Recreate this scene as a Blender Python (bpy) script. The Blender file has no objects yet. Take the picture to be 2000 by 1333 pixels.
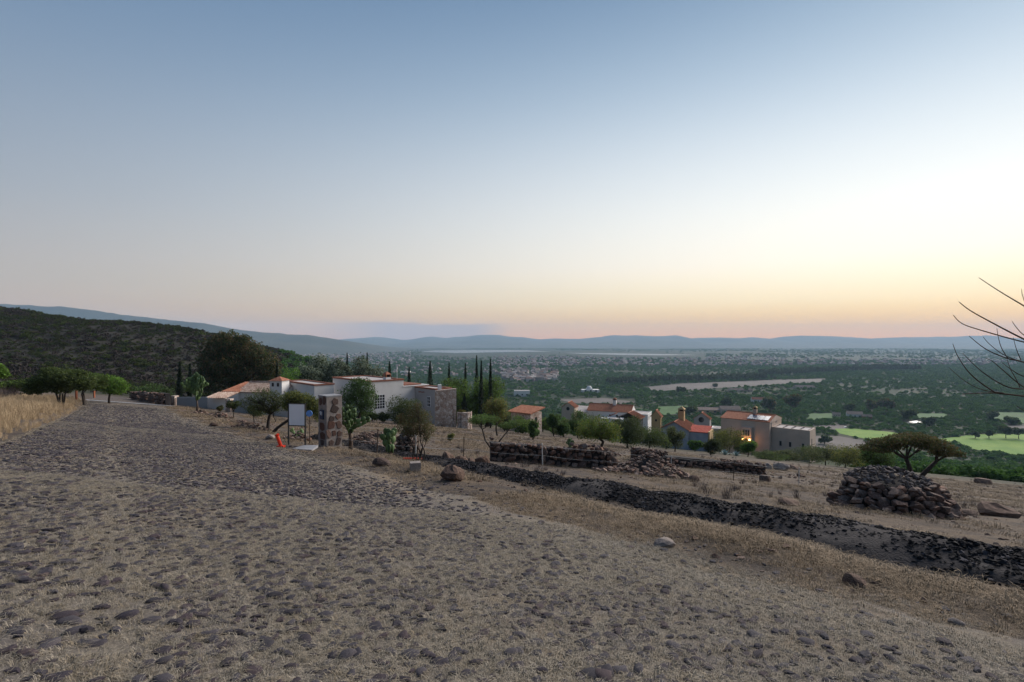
import bpy, bmesh, math, random
import numpy as np
from mathutils import Vector, Matrix, Euler

SC = bpy.context.scene
COL = SC.collection
R = math.radians
EYE = 1.14                                    # camera height above the slope it stands on

# ------------------------------------------------------------------ camera
cam_d = bpy.data.cameras.new('camera'); cam = bpy.data.objects.new('camera', cam_d); COL.objects.link(cam)
cam.location = (0, 0, EYE); cam.rotation_euler = (R(90), 0, 0)
cam_d.lens = 18.0; cam_d.sensor_width = 36.0; cam_d.clip_start = 0.05; cam_d.clip_end = 60000
SC.camera = cam

# ------------------------------------------------------------------ sky with a low sun, raised sun lamp, exposure
SUN_AZ = R(50); SUN_EL = R(30.0)               # azimuth of the horizon glow; lamp height raised to brighten the ground
w = bpy.data.worlds.new('World'); SC.world = w; w.use_nodes = True
wn, wl = w.node_tree.nodes, w.node_tree.links; wn.clear()
def wnode(t, **k):
    n = wn.new(t)
    for a, b in k.items(): setattr(n, a, b)
    return n
def wmath(op, a, b=None, clamp=False):
    n = wnode('ShaderNodeMath', operation=op, use_clamp=clamp)
    for i, v in enumerate((a, b)):
        if v is None: continue
        if isinstance(v, (int, float)): n.inputs[i].default_value = v
        else: wl.new(v, n.inputs[i])
    return n.outputs[0]
def wramp(fac, stops, interp='B_SPLINE'):
    n = wnode('ShaderNodeValToRGB'); n.color_ramp.interpolation = interp
    el = n.color_ramp.elements
    while len(el) < len(stops): el.new(0.5)
    for e, (p, c) in zip(el, stops): e.position = p; e.color = (*c, 1)
    wl.new(fac, n.inputs[0]); return n.outputs[0]
wo = wnode('ShaderNodeOutputWorld'); wb = wnode('ShaderNodeBackground')
sky = wnode('ShaderNodeTexSky', sky_type='NISHITA')
sky.sun_disc = False; sky.sun_elevation = R(2.0); sky.sun_rotation = SUN_AZ
sky.air_density = 1.0; sky.dust_density = 0.6; sky.ozone_density = 3.0; sky.altitude = 1900
SKY_STRENGTH = 0.11
sbw = wnode('ShaderNodeMixRGB', blend_type='MULTIPLY'); sbw.inputs[0].default_value = 1
sbw.inputs[2].default_value = (SKY_STRENGTH,) * 3 + (1,)
wl.new(sky.outputs[0], sbw.inputs[1])
# twilight colours by height above the horizon, away from the glow and towards it
tc = wnode('ShaderNodeTexCoord'); sx = wnode('ShaderNodeSeparateXYZ'); wl.new(tc.outputs['Generated'], sx.inputs[0])
elev = wmath('MAXIMUM', sx.outputs[2], 0.0)
dot = wmath('ADD', wmath('MULTIPLY', sx.outputs[0], math.sin(SUN_AZ)), wmath('MULTIPLY', sx.outputs[1], math.cos(SUN_AZ)))
glow = wmath('POWER', wmath('MULTIPLY', wmath('ADD', dot, 1.0), 0.5, True), 2.6)
away = wramp(elev, [(0.0, (.34, .225, .205)), (.035, (.37, .245, .195)), (.09, (.31, .27, .25)), (.22, (.20, .235, .285)), (.42, (.098, .165, .265)), (.62, (.062, .128, .235)), (.9, (.05, .11, .21))])
towards = wramp(elev, [(0.0, (1.15, .34, .06)), (.03, (1.36, .50, .075)), (.07, (1.06, .78, .42)), (.14, (1.0, .92, .76)), (.27, (.82, .84, .82)), (.42, (.44, .54, .63)), (.58, (.16, .25, .37)), (.9, (.06, .12, .22))])
gm = wnode('ShaderNodeMixRGB'); wl.new(glow, gm.inputs[0]); wl.new(away, gm.inputs[1]); wl.new(towards, gm.inputs[2])
mx = wnode('ShaderNodeMixRGB'); mx.inputs[0].default_value = 0.85
wl.new(sbw.outputs[0], mx.inputs[1]); wl.new(gm.outputs[0], mx.inputs[2])
# a low bank of grey cloud lying behind the mountains, left of the middle
az = wmath('ARCTAN2', sx.outputs[0], sx.outputs[1])
cn = wnode('ShaderNodeTexNoise'); cn.inputs['Scale'].default_value = 9.0; cn.inputs['Detail'].default_value = 5
cmap = wnode('ShaderNodeMapping'); cmap.inputs['Scale'].default_value = (1, 1, 5); wl.new(tc.outputs['Generated'], cmap.inputs[0]); wl.new(cmap.outputs[0], cn.inputs[0])
cm = wmath('MULTIPLY', wramp(wmath('ADD', sx.outputs[2], wmath('MULTIPLY', wmath('SUBTRACT', cn.outputs[0], .5), .018)), [(0.0, (1, 1, 1)), (.031, (1, 1, 1)), (.037, (0, 0, 0)), (1, (0, 0, 0))], 'LINEAR'),
           wramp(wmath('ADD', wmath('MULTIPLY', az, 1.0), 1.0), [(.62, (0, 0, 0)), (.76, (1, 1, 1)), (.93, (1, 1, 1)), (1.0, (0, 0, 0))], 'LINEAR'))
cmx = wnode('ShaderNodeMixRGB'); wl.new(wmath('MULTIPLY', cm, .75), cmx.inputs[0]); wl.new(mx.outputs[0], cmx.inputs[1]); cmx.inputs[2].default_value = (.25, .215, .23, 1); mx = cmx
wl.new(mx.outputs[0], wb.inputs[0]); wb.inputs[1].default_value = 1.0
wl.new(wb.outputs[0], wo.inputs[0])

sd = bpy.data.lights.new('sun', 'SUN'); so = bpy.data.objects.new('sun', sd); COL.objects.link(so)
sd.energy = 3.6; sd.angle = R(45); sd.color = (1.0, 0.92, 0.85)  # soft fill added well above the set sun, to lift the land
sdir = Vector((math.sin(SUN_AZ) * math.cos(SUN_EL), math.cos(SUN_AZ) * math.cos(SUN_EL), math.sin(SUN_EL)))
so.rotation_euler = sdir.to_track_quat('Z', 'Y').to_euler(); so.location = (40, 40, 60)

SC.view_settings.view_transform = 'Standard'; SC.view_settings.look = 'None'
SC.view_settings.gamma = 1; SC.view_settings.exposure = 0.62
SC.render.engine = 'CYCLES'
cy = SC.cycles; cy.use_denoising = True; cy.max_bounces = 5; cy.diffuse_bounces = 3; cy.volume_bounces = 1
cy.transparent_max_bounces = 6

# ------------------------------------------------------------------ noise and terrain
def vnoise(x, y, seed=0):
    x = np.asarray(x, float); y = np.asarray(y, float)
    xi = np.floor(x); yi = np.floor(y); fx = x - xi; fy = y - yi
    fx = fx * fx * (3 - 2 * fx); fy = fy * fy * (3 - 2 * fy)
    def h(a, b):
        v = np.sin(a * 127.1 + b * 311.7 + seed * 74.7) * 43758.5453
        return v - np.floor(v)
    return (h(xi, yi) * (1 - fx) + h(xi + 1, yi) * fx) * (1 - fy) + (h(xi, yi + 1) * (1 - fx) + h(xi + 1, yi + 1) * fx) * fy - 0.5
def fbm(x, y, seed=0, oct=4):
    s = 0; a = 1.0
    for k in range(oct):
        s = s + a * vnoise(x, y, seed + k * 3); x = x * 2.03; y = y * 2.03; a *= 0.5
    return s
def sstep(a, b, x):
    t = np.clip((np.asarray(x, float) - a) / (b - a), 0, 1); return t * t * (3 - 2 * t)
UX, UY = -0.6175, 0.7866                       # road direction, and across it
NX, NY = 0.7866, 0.6175
def sn(x, y): return x * UX + y * UY, x * NX + y * NY
ROAD_L, ROAD_R = -1.75, 5.0
FLOOR = -100.0
def H(x, y):
    x = np.asarray(x, float); y = np.asarray(y, float)
    s, n = sn(x, y)
    yy = np.where(y > 0, y, y * 0.6)
    fl = (0.05 - .02 * sstep(5, 30, x)) * (np.logaddexp(0, (y - 35) / 6) * 6)
    z = -0.094 * np.clip(x, -900, 4000) - 0.191 * yy + fl
    z = np.minimum(z, 60)
    r = np.hypot(x, y)
    # the scrub-covered hill on the left
    g = sstep(-62, -190, x) * (1 + 0.12 * sstep(-200, -400, x)); hh = sstep(120, 300, y) * (1 - 0.85 * sstep(370, 700, y))
    z = z + 33 * g * hh * (1 + 0.10 * fbm(x / 60, y / 60, 5, 3))
    # broad undulation further out, small relief nearby, none under the road
    off = 1 - sstep(ROAD_L - 1.2, ROAD_L - 0.1, n) * (1 - sstep(ROAD_R - .1, ROAD_R + 1.0, n))
    z = z + fbm(x / 38, y / 38, 2, 2) * 1.3 * sstep(70, 140, r)
    near = 1 - sstep(25, 60, r)
    z = z + off * near * (0.10 * fbm(x / 1.7, y / 1.7, 9, 3) + 0.05 * vnoise(x / .45, y / .45, 4))
    berm = np.exp(-((n - 6.5 - .3 * vnoise(s / 3, 0 * s, 3)) / 0.75) ** 2) * (0.6 + 0.6 * vnoise(s / 2.1, n, 8)) * near
    z = z + 0.17 * berm
    dit = np.exp(-((n - 8.0) / 0.5) ** 2) * near
    z = z - 0.05 * dit
    z = z + 0.35 * sstep(ROAD_L - .2, ROAD_L - 3.5, n) * near        # the verge stands above the road
    k = 5.0
    fz = FLOOR + 2.0 * fbm(x / 500, y / 500, 7, 2) * sstep(500, 1200, r)
    return np.logaddexp(z / k, fz / k) * k
def HH(x, y): return float(H(x, y))
def P(px, Y):                                  # a spot on the ground seen in column px, Y metres ahead
    x = (px - 1000) / 1000 * Y; return x, Y, HH(x, Y)
def zat(py, Y): return EYE - (py - 666.5) / 1000 * Y
def hit(px, py, y0=2.0, y1=12000):             # where the line of sight meets the ground
    t = (px - 1000) / 1000
    ys = np.geomspace(y0, y1, 3000); d = (EYE - (py - 666.5) / 1000 * ys) - H(t * ys, ys)
    i = np.argmax(d < 0); Y = ys[i] if d[i] < 0 else y1
    return t * Y, Y

# ------------------------------------------------------------------ object helpers
def link(o, parent=None):
    COL.objects.link(o)
    if parent is not None: o.parent = parent
    return o
def tag(o, label=None, cat=None, group=None, kind=None):
    if label: o['label'] = label
    if cat: o['category'] = cat
    if group: o['group'] = group
    if kind: o['kind'] = kind
    return o
def mesh(name, v, f, mats, smooth=False, mi=None):
    me = bpy.data.meshes.new(name)
    me.from_pydata([tuple(map(float, p)) for p in v] if not isinstance(v, np.ndarray) else v.tolist(), [], f if not isinstance(f, np.ndarray) else f.tolist())
    for m in (mats if isinstance(mats, (list, tuple)) else [mats]): me.materials.append(m)
    if mi is not None: me.polygons.foreach_set('material_index', np.asarray(mi, np.int32))
    if smooth: me.polygons.foreach_set('use_smooth', np.ones(len(me.polygons), bool))
    me.update(); return me
def ob(name, me, parent=None, loc=(0, 0, 0), rot=(0, 0, 0), sc=(1, 1, 1)):
    o = bpy.data.objects.new(name, me); o.location = loc; o.rotation_euler = rot; o.scale = sc
    return link(o, parent)
def thing(name, label, cat, loc=(0, 0, 0), rz=0, group=None):
    o = bpy.data.objects.new(name, None); o.empty_display_size = 0.2; o.location = loc; o.rotation_euler = (0, 0, rz)
    link(o); return tag(o, label, cat, group)
class MB:                                      # collects faces for one mesh
    def __init__(s): s.v = []; s.f = []; s.m = []
    def add(s, v, f, m=0):
        b = len(s.v); s.v += [tuple(p) for p in v]; s.f += [tuple(i + b for i in q) for q in f]; s.m += [m] * len(f); return s
    def box(s, x0, x1, y0, y1, z0, z1, m=0):
        v = [(x, y, z) for z in (z0, z1) for y in (y0, y1) for x in (x0, x1)]
        return s.add(v, [(0, 2, 3, 1), (4, 5, 7, 6), (0, 1, 5, 4), (2, 6, 7, 3), (0, 4, 6, 2), (1, 3, 7, 5)], m)
    def tube(s, pts, rad, n=6, m=0, cap=True):
        pts = [Vector(p) for p in pts]; rings = []; b = len(s.v)
        ref = Vector((0.3, 0.2, 1)).normalized()
        for i, p in enumerate(pts):
            d = (pts[min(i + 1, len(pts) - 1)] - pts[max(i - 1, 0)]).normalized()
            a = d.cross(ref)
            if a.length < 1e-3: a = d.cross(Vector((1, 0, 0)))
            a.normalize(); c = d.cross(a)
            for k in range(n):
                t = 2 * math.pi * k / n; s.v.append(tuple(p + (a * math.cos(t) + c * math.sin(t)) * rad[i]))
        for i in range(len(pts) - 1):
            for k in range(n):
                q = b + i * n; s.f.append((q + k, q + (k + 1) % n, q + n + (k + 1) % n, q + n + k)); s.m.append(m)
        if cap:
            s.f.append(tuple(b + k for k in range(n - 1, -1, -1))); s.m.append(m)
            e = b + (len(pts) - 1) * n; s.f.append(tuple(e + k for k in range(n))); s.m.append(m)
        return s
    def me(s, name, mats, smooth=False): return mesh(name, s.v, s.f, mats, smooth, s.m)
    def build(s, name, mats, parent=None, smooth=False, loc=(0, 0, 0), rz=0): return ob(name, s.me(name, mats, smooth), parent, loc, (0, 0, rz))

# ------------------------------------------------------------------ materials
def mat(name, col, rough=0.9, var=0.25, scale=3.0, bump=0.3, bscale=None, col2=None, obj_var=0.0, hue=None, spec=0.2, metal=0.0, coord='Object', bdist=0.03, detail=5):
    m = bpy.data.materials.new(name); m.use_nodes = True
    nt = m.node_tree; N = nt.nodes; L = nt.links; N.clear()
    o = N.new('ShaderNodeOutputMaterial'); b = N.new('ShaderNodeBsdfPrincipled'); L.new(b.outputs[0], o.inputs[0])
    b.inputs['Roughness'].default_value = rough; b.inputs['Specular IOR Level'].default_value = spec; b.inputs['Metallic'].default_value = metal
    t = N.new('ShaderNodeTexCoord'); nz = N.new('ShaderNodeTexNoise'); nz.inputs['Scale'].default_value = scale; nz.inputs['Detail'].default_value = detail
    nz.inputs['Roughness'].default_value = .65
    L.new(t.outputs[coord], nz.inputs[0])
    rp = N.new('ShaderNodeValToRGB'); c2 = col2 or tuple(c * (1 + var) for c in col); c1 = col if col2 else tuple(c * (1 - var) for c in col)
    rp.color_ramp.elements[0].position = .32; rp.color_ramp.elements[1].position = .68
    rp.color_ramp.elements[0].color = (*c1, 1); rp.color_ramp.elements[1].color = (*c2, 1)
    L.new(nz.outputs[0], rp.inputs[0]); last = rp.outputs[0]
    if obj_var or hue:
        oi = N.new('ShaderNodeObjectInfo')
        if hue:
            r2 = N.new('ShaderNodeValToRGB'); r2.color_ramp.interpolation = 'LINEAR'; el = r2.color_ramp.elements
            while len(el) < len(hue): el.new(.5)
            for i, (e, c) in enumerate(zip(el, hue)): e.position = i / max(1, len(hue) - 1); e.color = (*c, 1)
            L.new(oi.outputs['Random'], r2.inputs[0])
            mxn = N.new('ShaderNodeMixRGB'); mxn.blend_type = 'MULTIPLY'; mxn.inputs[0].default_value = 1
            L.new(last, mxn.inputs[1]); L.new(r2.outputs[0], mxn.inputs[2]); last = mxn.outputs[0]
        if obj_var:
            hs = N.new('ShaderNodeHueSaturation'); mr = N.new('ShaderNodeMapRange')
            L.new(oi.outputs['Random'], mr.inputs[0]); mr.inputs[3].default_value = 1 - obj_var; mr.inputs[4].default_value = 1 + obj_var
            L.new(mr.outputs[0], hs.inputs['Value']); L.new(last, hs.inputs['Color']); last = hs.outputs[0]
    L.new(last, b.inputs['Base Color'])
    if bump:
        n2 = N.new('ShaderNodeTexNoise'); n2.inputs['Scale'].default_value = bscale or scale * 4; n2.inputs['Detail'].default_value = 6
        L.new(t.outputs[coord], n2.inputs[0]); bp = N.new('ShaderNodeBump'); bp.inputs['Strength'].default_value = bump; bp.inputs['Distance'].default_value = bdist
        L.new(n2.outputs[0], bp.inputs['Height']); L.new(bp.outputs[0], b.inputs['Normal'])
    return m
M = {}
ROCK_HUES = [(.55, .50, .55), (.95, .72, .66), (.75, .66, .66), (1.0, .95, .95), (.6, .48, .46), (1.15, .85, .72), (.5, .5, .55), (1.6, 1.45, 1.38), (.7, .6, .55), (.9, .9, .95)]
M['rock'] = mat('rock', (.185, .142, .118), .9, .55, 4, .8, 14, hue=ROCK_HUES, obj_var=.15)
M['boulder'] = mat('boulder', (.115, .082, .066), .95, .5, 5, .9, 12, hue=[(.75, .75, .8), (1.1, .95, .85), (.9, .85, .85), (1.25, 1.1, 1.0)])
M['pale_rock'] = mat('pale_rock', (.21, .175, .155), .95, .3, 4, .5, 16)
M['cobble'] = mat('cobble', (.054, .049, .055), .85, .35, 14, .5, 60, hue=[(.6, .62, .75), (1.0, .85, .85), (.8, .8, .88), (1.25, .98, .94), (.55, .56, .62), (1.5, 1.45, 1.42), (.9, .9, .95)], bdist=.01)
M['black_clod'] = mat('black_clod', (.018, .017, .019), .95, .4, 9, .5, 40, hue=[(.6, .6, .6), (1, .95, .95), (1.4, 1.3, 1.3), (.8, .8, .85), (.7, .7, .7), (.9, .9, .9), (5.5, 5.2, 5.2)])
M['straw'] = mat('straw', (.245, .195, .14), .9, .25, 2, 0, hue=[(.5, .46, .42), (1.05, .98, .9), (1.3, 1.2, 1.05), (.8, .72, .62)])
M['straw_grey'] = mat('straw_grey', (.295, .262, .212), .9, .22, 2, 0, hue=[(.45, .44, .43), (1.0, .98, .95), (1.3, 1.25, 1.2), (.7, .66, .58), (1.1, .98, .82)])
M['tall_straw'] = mat('tall_straw', (.42, .33, .215), .9, .25, 1, 0, hue=[(.7, .64, .6), (1.0, .95, .9), (1.25, 1.2, 1.15)])
M['twig_brush'] = mat('twig_brush', (.11, .085, .08), .9, .3, 1, 0, obj_var=.3)
M['bark'] = mat('bark', (.045, .036, .030), .95, .3, 8, .6, 30)
M['bark_warm'] = mat('bark_warm', (.085, .06, .045), .95, .3, 8, .6, 30)
def sheer(m, amount=.4):                          # thin leaves let part of the light through
    nt = m.node_tree; b = next(n for n in nt.nodes if n.type == 'BSDF_PRINCIPLED'); o = next(n for n in nt.nodes if n.type == 'OUTPUT_MATERIAL')
    tr = nt.nodes.new('ShaderNodeBsdfTranslucent'); ms = nt.nodes.new('ShaderNodeMixShader'); ms.inputs[0].default_value = amount
    nt.links.new(b.inputs['Base Color'].links[0].from_socket, tr.inputs[0]); nt.links.new(b.outputs[0], ms.inputs[1]); nt.links.new(tr.outputs[0], ms.inputs[2]); nt.links.new(ms.outputs[0], o.inputs[0]); return m
def leaf(name, c, ov=.18, var=.45, sc=.8): M[name] = sheer(mat(name, tuple(1.45 * q for q in c), .75, var, sc, 0, obj_var=ov, spec=.25))
leaf('leaf_dark', (.034, .046, .017)); leaf('leaf_mesquite', (.055, .075, .022)); leaf('leaf_bright', (.10, .19, .028))
leaf('leaf_olive', (.15, .18, .13)); leaf('leaf_cypress', (.014, .024, .013), .1, .3); leaf('leaf_pepper', (.060, .105, .030))
leaf('leaf_willow', (.070, .115, .022)); leaf('leaf_huizache', (.075, .085, .035)); leaf('leaf_yellow', (.12, .125, .030))
leaf('leaf_brown', (.085, .06, .028)); leaf('leaf_acacia', (.055, .060, .020)); leaf('leaf_shrub', (.060, .085, .026))
M['valley_leaf'] = mat('valley_leaf', (.056, .118, .030), .8, .35, .15, 0, hue=[(.65, .75, .8), (1.0, 1.0, 1.0), (1.35, 1.25, 1.0), (.85, .95, .9), (1.6, 1.5, 1.1), (.8, .9, .9)], spec=.1)
M['hill_leaf'] = mat('hill_leaf', (.040, .048, .021), .9, .4, .3, 0, hue=[(.7, .8, .8), (1.2, 1.3, .9), (1.0, .9, .8), (1.7, 1.9, 1.0), (.8, .8, .8)], spec=.1)
M['hill_twig'] = mat('hill_twig', (.048, .041, .038), .95, .35, .3, 0, hue=[(.8, .8, .9), (1.2, 1.1, 1.05), (.9, .85, .8)], spec=.1)
sheer(M['valley_leaf'], .3); sheer(M['hill_leaf'], .3)
M['nopal'] = mat('nopal', (.085, .135, .050), .6, .25, 5, .2, 20, obj_var=.3)
M['plaster_white'] = mat('plaster_white', (.62, .60, .58), .9, .07, .5, .15, 8)
M['plaster_grey'] = mat('plaster_grey', (.40, .37, .355), .9, .08, .5, .15, 8)
M['plaster_beige'] = mat('plaster_beige', (.47, .375, .31), .9, .09, .4, .15, 8)
M['plaster_ochre'] = mat('plaster_ochre', (.42, .29, .15), .9, .1, .5, .15, 8)
M['plaster_blue'] = mat('plaster_blue', (.25, .28, .35), .9, .25, .8, .15, 8, col2=(.42, .42, .44))
M['metal_grey'] = mat('metal_grey', (.19, .21, .235), .6, .1, .6, .1, 12)
M['tile'] = mat('tile', (.22, .078, .042), .9, .35, 2.2, .3, 12, col2=(.40, .18, .11))
M['tile_old'] = mat('tile_old', (.20, .11, .08), .95, .4, 2.5, .3, 12, col2=(.50, .40, .33))
M['tile_red'] = mat('tile_red', (.36, .07, .045), .9, .25, 2, .3, 12)
M['cornice'] = mat('cornice', (.24, .10, .065), .9, .25, 3, .2, 12)
M['roof_flat'] = mat('roof_flat', (.40, .36, .34), .9, .15, 1, .1)
M['glass'] = mat('glass', (.025, .028, .034), .08, .1, 1, 0, spec=.6)
M['white_paint'] = mat('white_paint', (.70, .70, .70), .6, .05, 2, 0)
M['dark_wood'] = mat('dark_wood', (.035, .022, .016), .8, .3, 6, .3)
M['black_steel'] = mat('black_steel', (.02, .02, .022), .5, .1, 4, 0)
M['sign_white'] = mat('sign_white', (.82, .82, .84), .6, .03, 2, 0)
M['concrete'] = mat('concrete', (.25, .25, .26), .9, .12, 3, .2)
M['mortar'] = mat('mortar', (.25, .215, .195), .95, .2, 6, .5, 30)
M['pillar_stone'] = mat('pillar_stone', (.085, .058, .048), .9, .5, 9, .6, 25, hue=[(.8, .85, .9), (1.3, 1.0, .9), (1.0, .85, .8), (1.9, 1.8, 1.75), (.6, .65, .72), (1.5, 1.1, .95), (2.4, 2.3, 2.2)])
M['orange_plastic'] = mat('orange_plastic', (.80, .045, .012), .55, .12, 6, .1)
M['blue_plastic'] = mat('blue_plastic', (.06, .16, .42), .5, .2, 10, 0)
M['blue_tile'] = mat('blue_tile', (.015, .03, .07), .35, .2, 10, 0)
M['wire'] = mat('wire', (.45, .45, .44), .6, .05, 2, 0)
M['car_white'] = mat('car_white', (.6, .62, .64), .35, .03, 1, 0, spec=.5)
M['rubber'] = mat('rubber', (.02, .02, .02), .9, .1, 4, 0)
M['solar'] = mat('solar', (.03, .05, .10), .25, .2, 2, 0, spec=.6)
M['agave'] = mat('agave', (.22, .30, .30), .7, .2, 3, 0)
M['mountain'] = mat('mountain', (.040, .052, .042), 1.0, .35, .0012, 0, col2=(.085, .080, .060))
M['far_wall'] = mat('far_wall', (.40, .37, .35), .9, .1, 1, 0, hue=[(.8, .8, .8), (.6, .5, .45), (1.25, 1.22, 1.2), (.5, .45, .42), (.45, .38, .35), (1.6, 1.6, 1.65)])
M['far_roof'] = mat('far_roof', (.22, .19, .175), .9, .2, 1, 0, hue=[(1, 1, 1), (.9, .6, .5), (1.5, 1.5, 1.5), (.7, .68, .68)])

def rammed(name, stops, scale, bump=.5, bd=.03, mask=None):
    m = mat(name, stops[0], .95, .2, scale, bump, scale * 5, col2=stops[1], coord='Generated', bdist=bd); return m

# ------------------------------------------------------------------ ground sheet
def ground_mat(name, dry, soil, valley, hill, patch_scale=1.1):
    m = bpy.data.materials.new(name); m.use_nodes = True
    N = m.node_tree.nodes; L = m.node_tree.links; N.clear()
    o = N.new('ShaderNodeOutputMaterial'); b = N.new('ShaderNodeBsdfPrincipled'); L.new(b.outputs[0], o.inputs[0])
    b.inputs['Roughness'].default_value = .95; b.inputs['Specular IOR Level'].default_value = .1
    g = N.new('ShaderNodeNewGeometry')
    def noise(s, d=6, r=.65):
        n = N.new('ShaderNodeTexNoise'); n.inputs['Scale'].default_value = s; n.inputs['Detail'].default_value = d; n.inputs['Roughness'].default_value = r
        L.new(g.outputs['Position'], n.inputs[0]); return n.outputs[0]
    def ramp(f, a, c1, bb, c2):
        r = N.new('ShaderNodeValToRGB'); e = r.color_ramp.elements; e[0].position = a; e[1].position = bb; e[0].color = (*c1, 1); e[1].color = (*c2, 1)
        L.new(f, r.inputs[0]); return r.outputs[0]
    def mix(f, a, c, bt='MIX'):
        n = N.new('ShaderNodeMixRGB'); n.blend_type = bt
        if isinstance(f, float): n.inputs[0].default_value = f
        else: L.new(f, n.inputs[0])
        L.new(a, n.inputs[1]); L.new(c, n.inputs[2]); return n.outputs[0]
    straw = ramp(noise(30, 9, .85), .36, dry[0], .66, dry[1])
    dirt = ramp(noise(14, 8, .75), .3, soil[0], .7, soil[1])
    patch = ramp(noise(patch_scale, 9, .80), .42, (0, 0, 0), .58, (1, 1, 1))
    near = mix(patch, straw, dirt)
    mp = N.new('ShaderNodeMapping'); mp.inputs['Rotation'].default_value[2] = -.65; mp.inputs['Scale'].default_value = (.9, .12, .5); L.new(g.outputs['Position'], mp.inputs[0])
    n3 = N.new('ShaderNodeTexNoise'); n3.inputs['Scale'].default_value = 1.0; n3.inputs['Detail'].default_value = 8; n3.inputs['Roughness'].default_value = .75; L.new(mp.outputs[0], n3.inputs[0])
    near = mix(ramp(n3.outputs[0], .46, (0, 0, 0), .62, (.75, .75, .75)), near, dirt)
    val = ramp(noise(.012, 7, .7), .38, valley[0], .66, valley[1])
    hil = ramp(noise(.10, 8, .75), .38, hill[0], .66, hill[1])
    a1 = N.new('ShaderNodeAttribute'); a1.attribute_name = 'valley'; a2 = N.new('ShaderNodeAttribute'); a2.attribute_name = 'hill'
    c = mix(a1.outputs['Fac'], near, val); c = mix(a2.outputs['Fac'], c, hil)
    L.new(c, b.inputs['Base Color'])
    bp = N.new('ShaderNodeBump'); bp.inputs['Strength'].default_value = 1.0; bp.inputs['Distance'].default_value = .05
    L.new(noise(14, 10, .85), bp.inputs['Height']); L.new(bp.outputs[0], b.inputs['Normal'])
    return m
M['ground'] = ground_mat('ground', ((.065, .050, .038), (.26, .195, .135)), ((.032, .028, .028), (.105, .086, .076)),
                         ((.018, .034, .014), (.075, .070, .042)), ((.020, .020, .015), (.050, .043, .035)))
rings = np.concatenate([[0.0], np.geomspace(0.6, 12900, 300)])
# behind the camera the sheet ends sooner, so that it stays inside the air
aa = np.concatenate([np.arange(-57, 57, .32), np.arange(57, 303, 3.0)])
th = np.radians(aa); nR, nA = len(rings), len(th)
gx = rings[1:, None] * np.sin(th)[None]; gy = np.maximum(rings[1:, None] * np.cos(th)[None], -2300)
gz = H(gx, gy)
_, gn = sn(gx, gy); gs, _ = sn(gx, gy)
under = (gn > ROAD_L) & (gn < ROAD_R) & (gs > -8) & (gs < 95)
gz = gz - np.where(under, .05, 0)
gv = np.concatenate([[[0, 0, HH(0, 0) - .05]], np.stack([gx, gy, gz], -1).reshape(-1, 3)])
idx = 1 + np.arange((nR - 1) * nA).reshape(nR - 1, nA); nx = np.roll(idx, -1, 1)
quads = np.stack([idx[:-1], idx[1:], nx[1:], nx[:-1]], -1).reshape(-1, 4)
faces = [(0, int(b), int(a)) for a, b in zip(nx[0], idx[0])] + quads.tolist()
gme = mesh('ground', gv, faces, M['ground'], True)
rr = np.hypot(gv[:, 0], gv[:, 1])
hillm = sstep(-45, -75, gv[:, 0]) * sstep(75, 130, gv[:, 1]) * (1 - sstep(500, 800, gv[:, 1]))
valm = sstep(70, 150, rr)
for nm, val in (('valley', valm), ('hill', hillm)):
    at_ = gme.attributes.new(nm, 'FLOAT', 'POINT'); at_.data.foreach_set('value', val.astype(np.float32))
ground = tag(ob('ground', gme), kind='structure')

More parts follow.
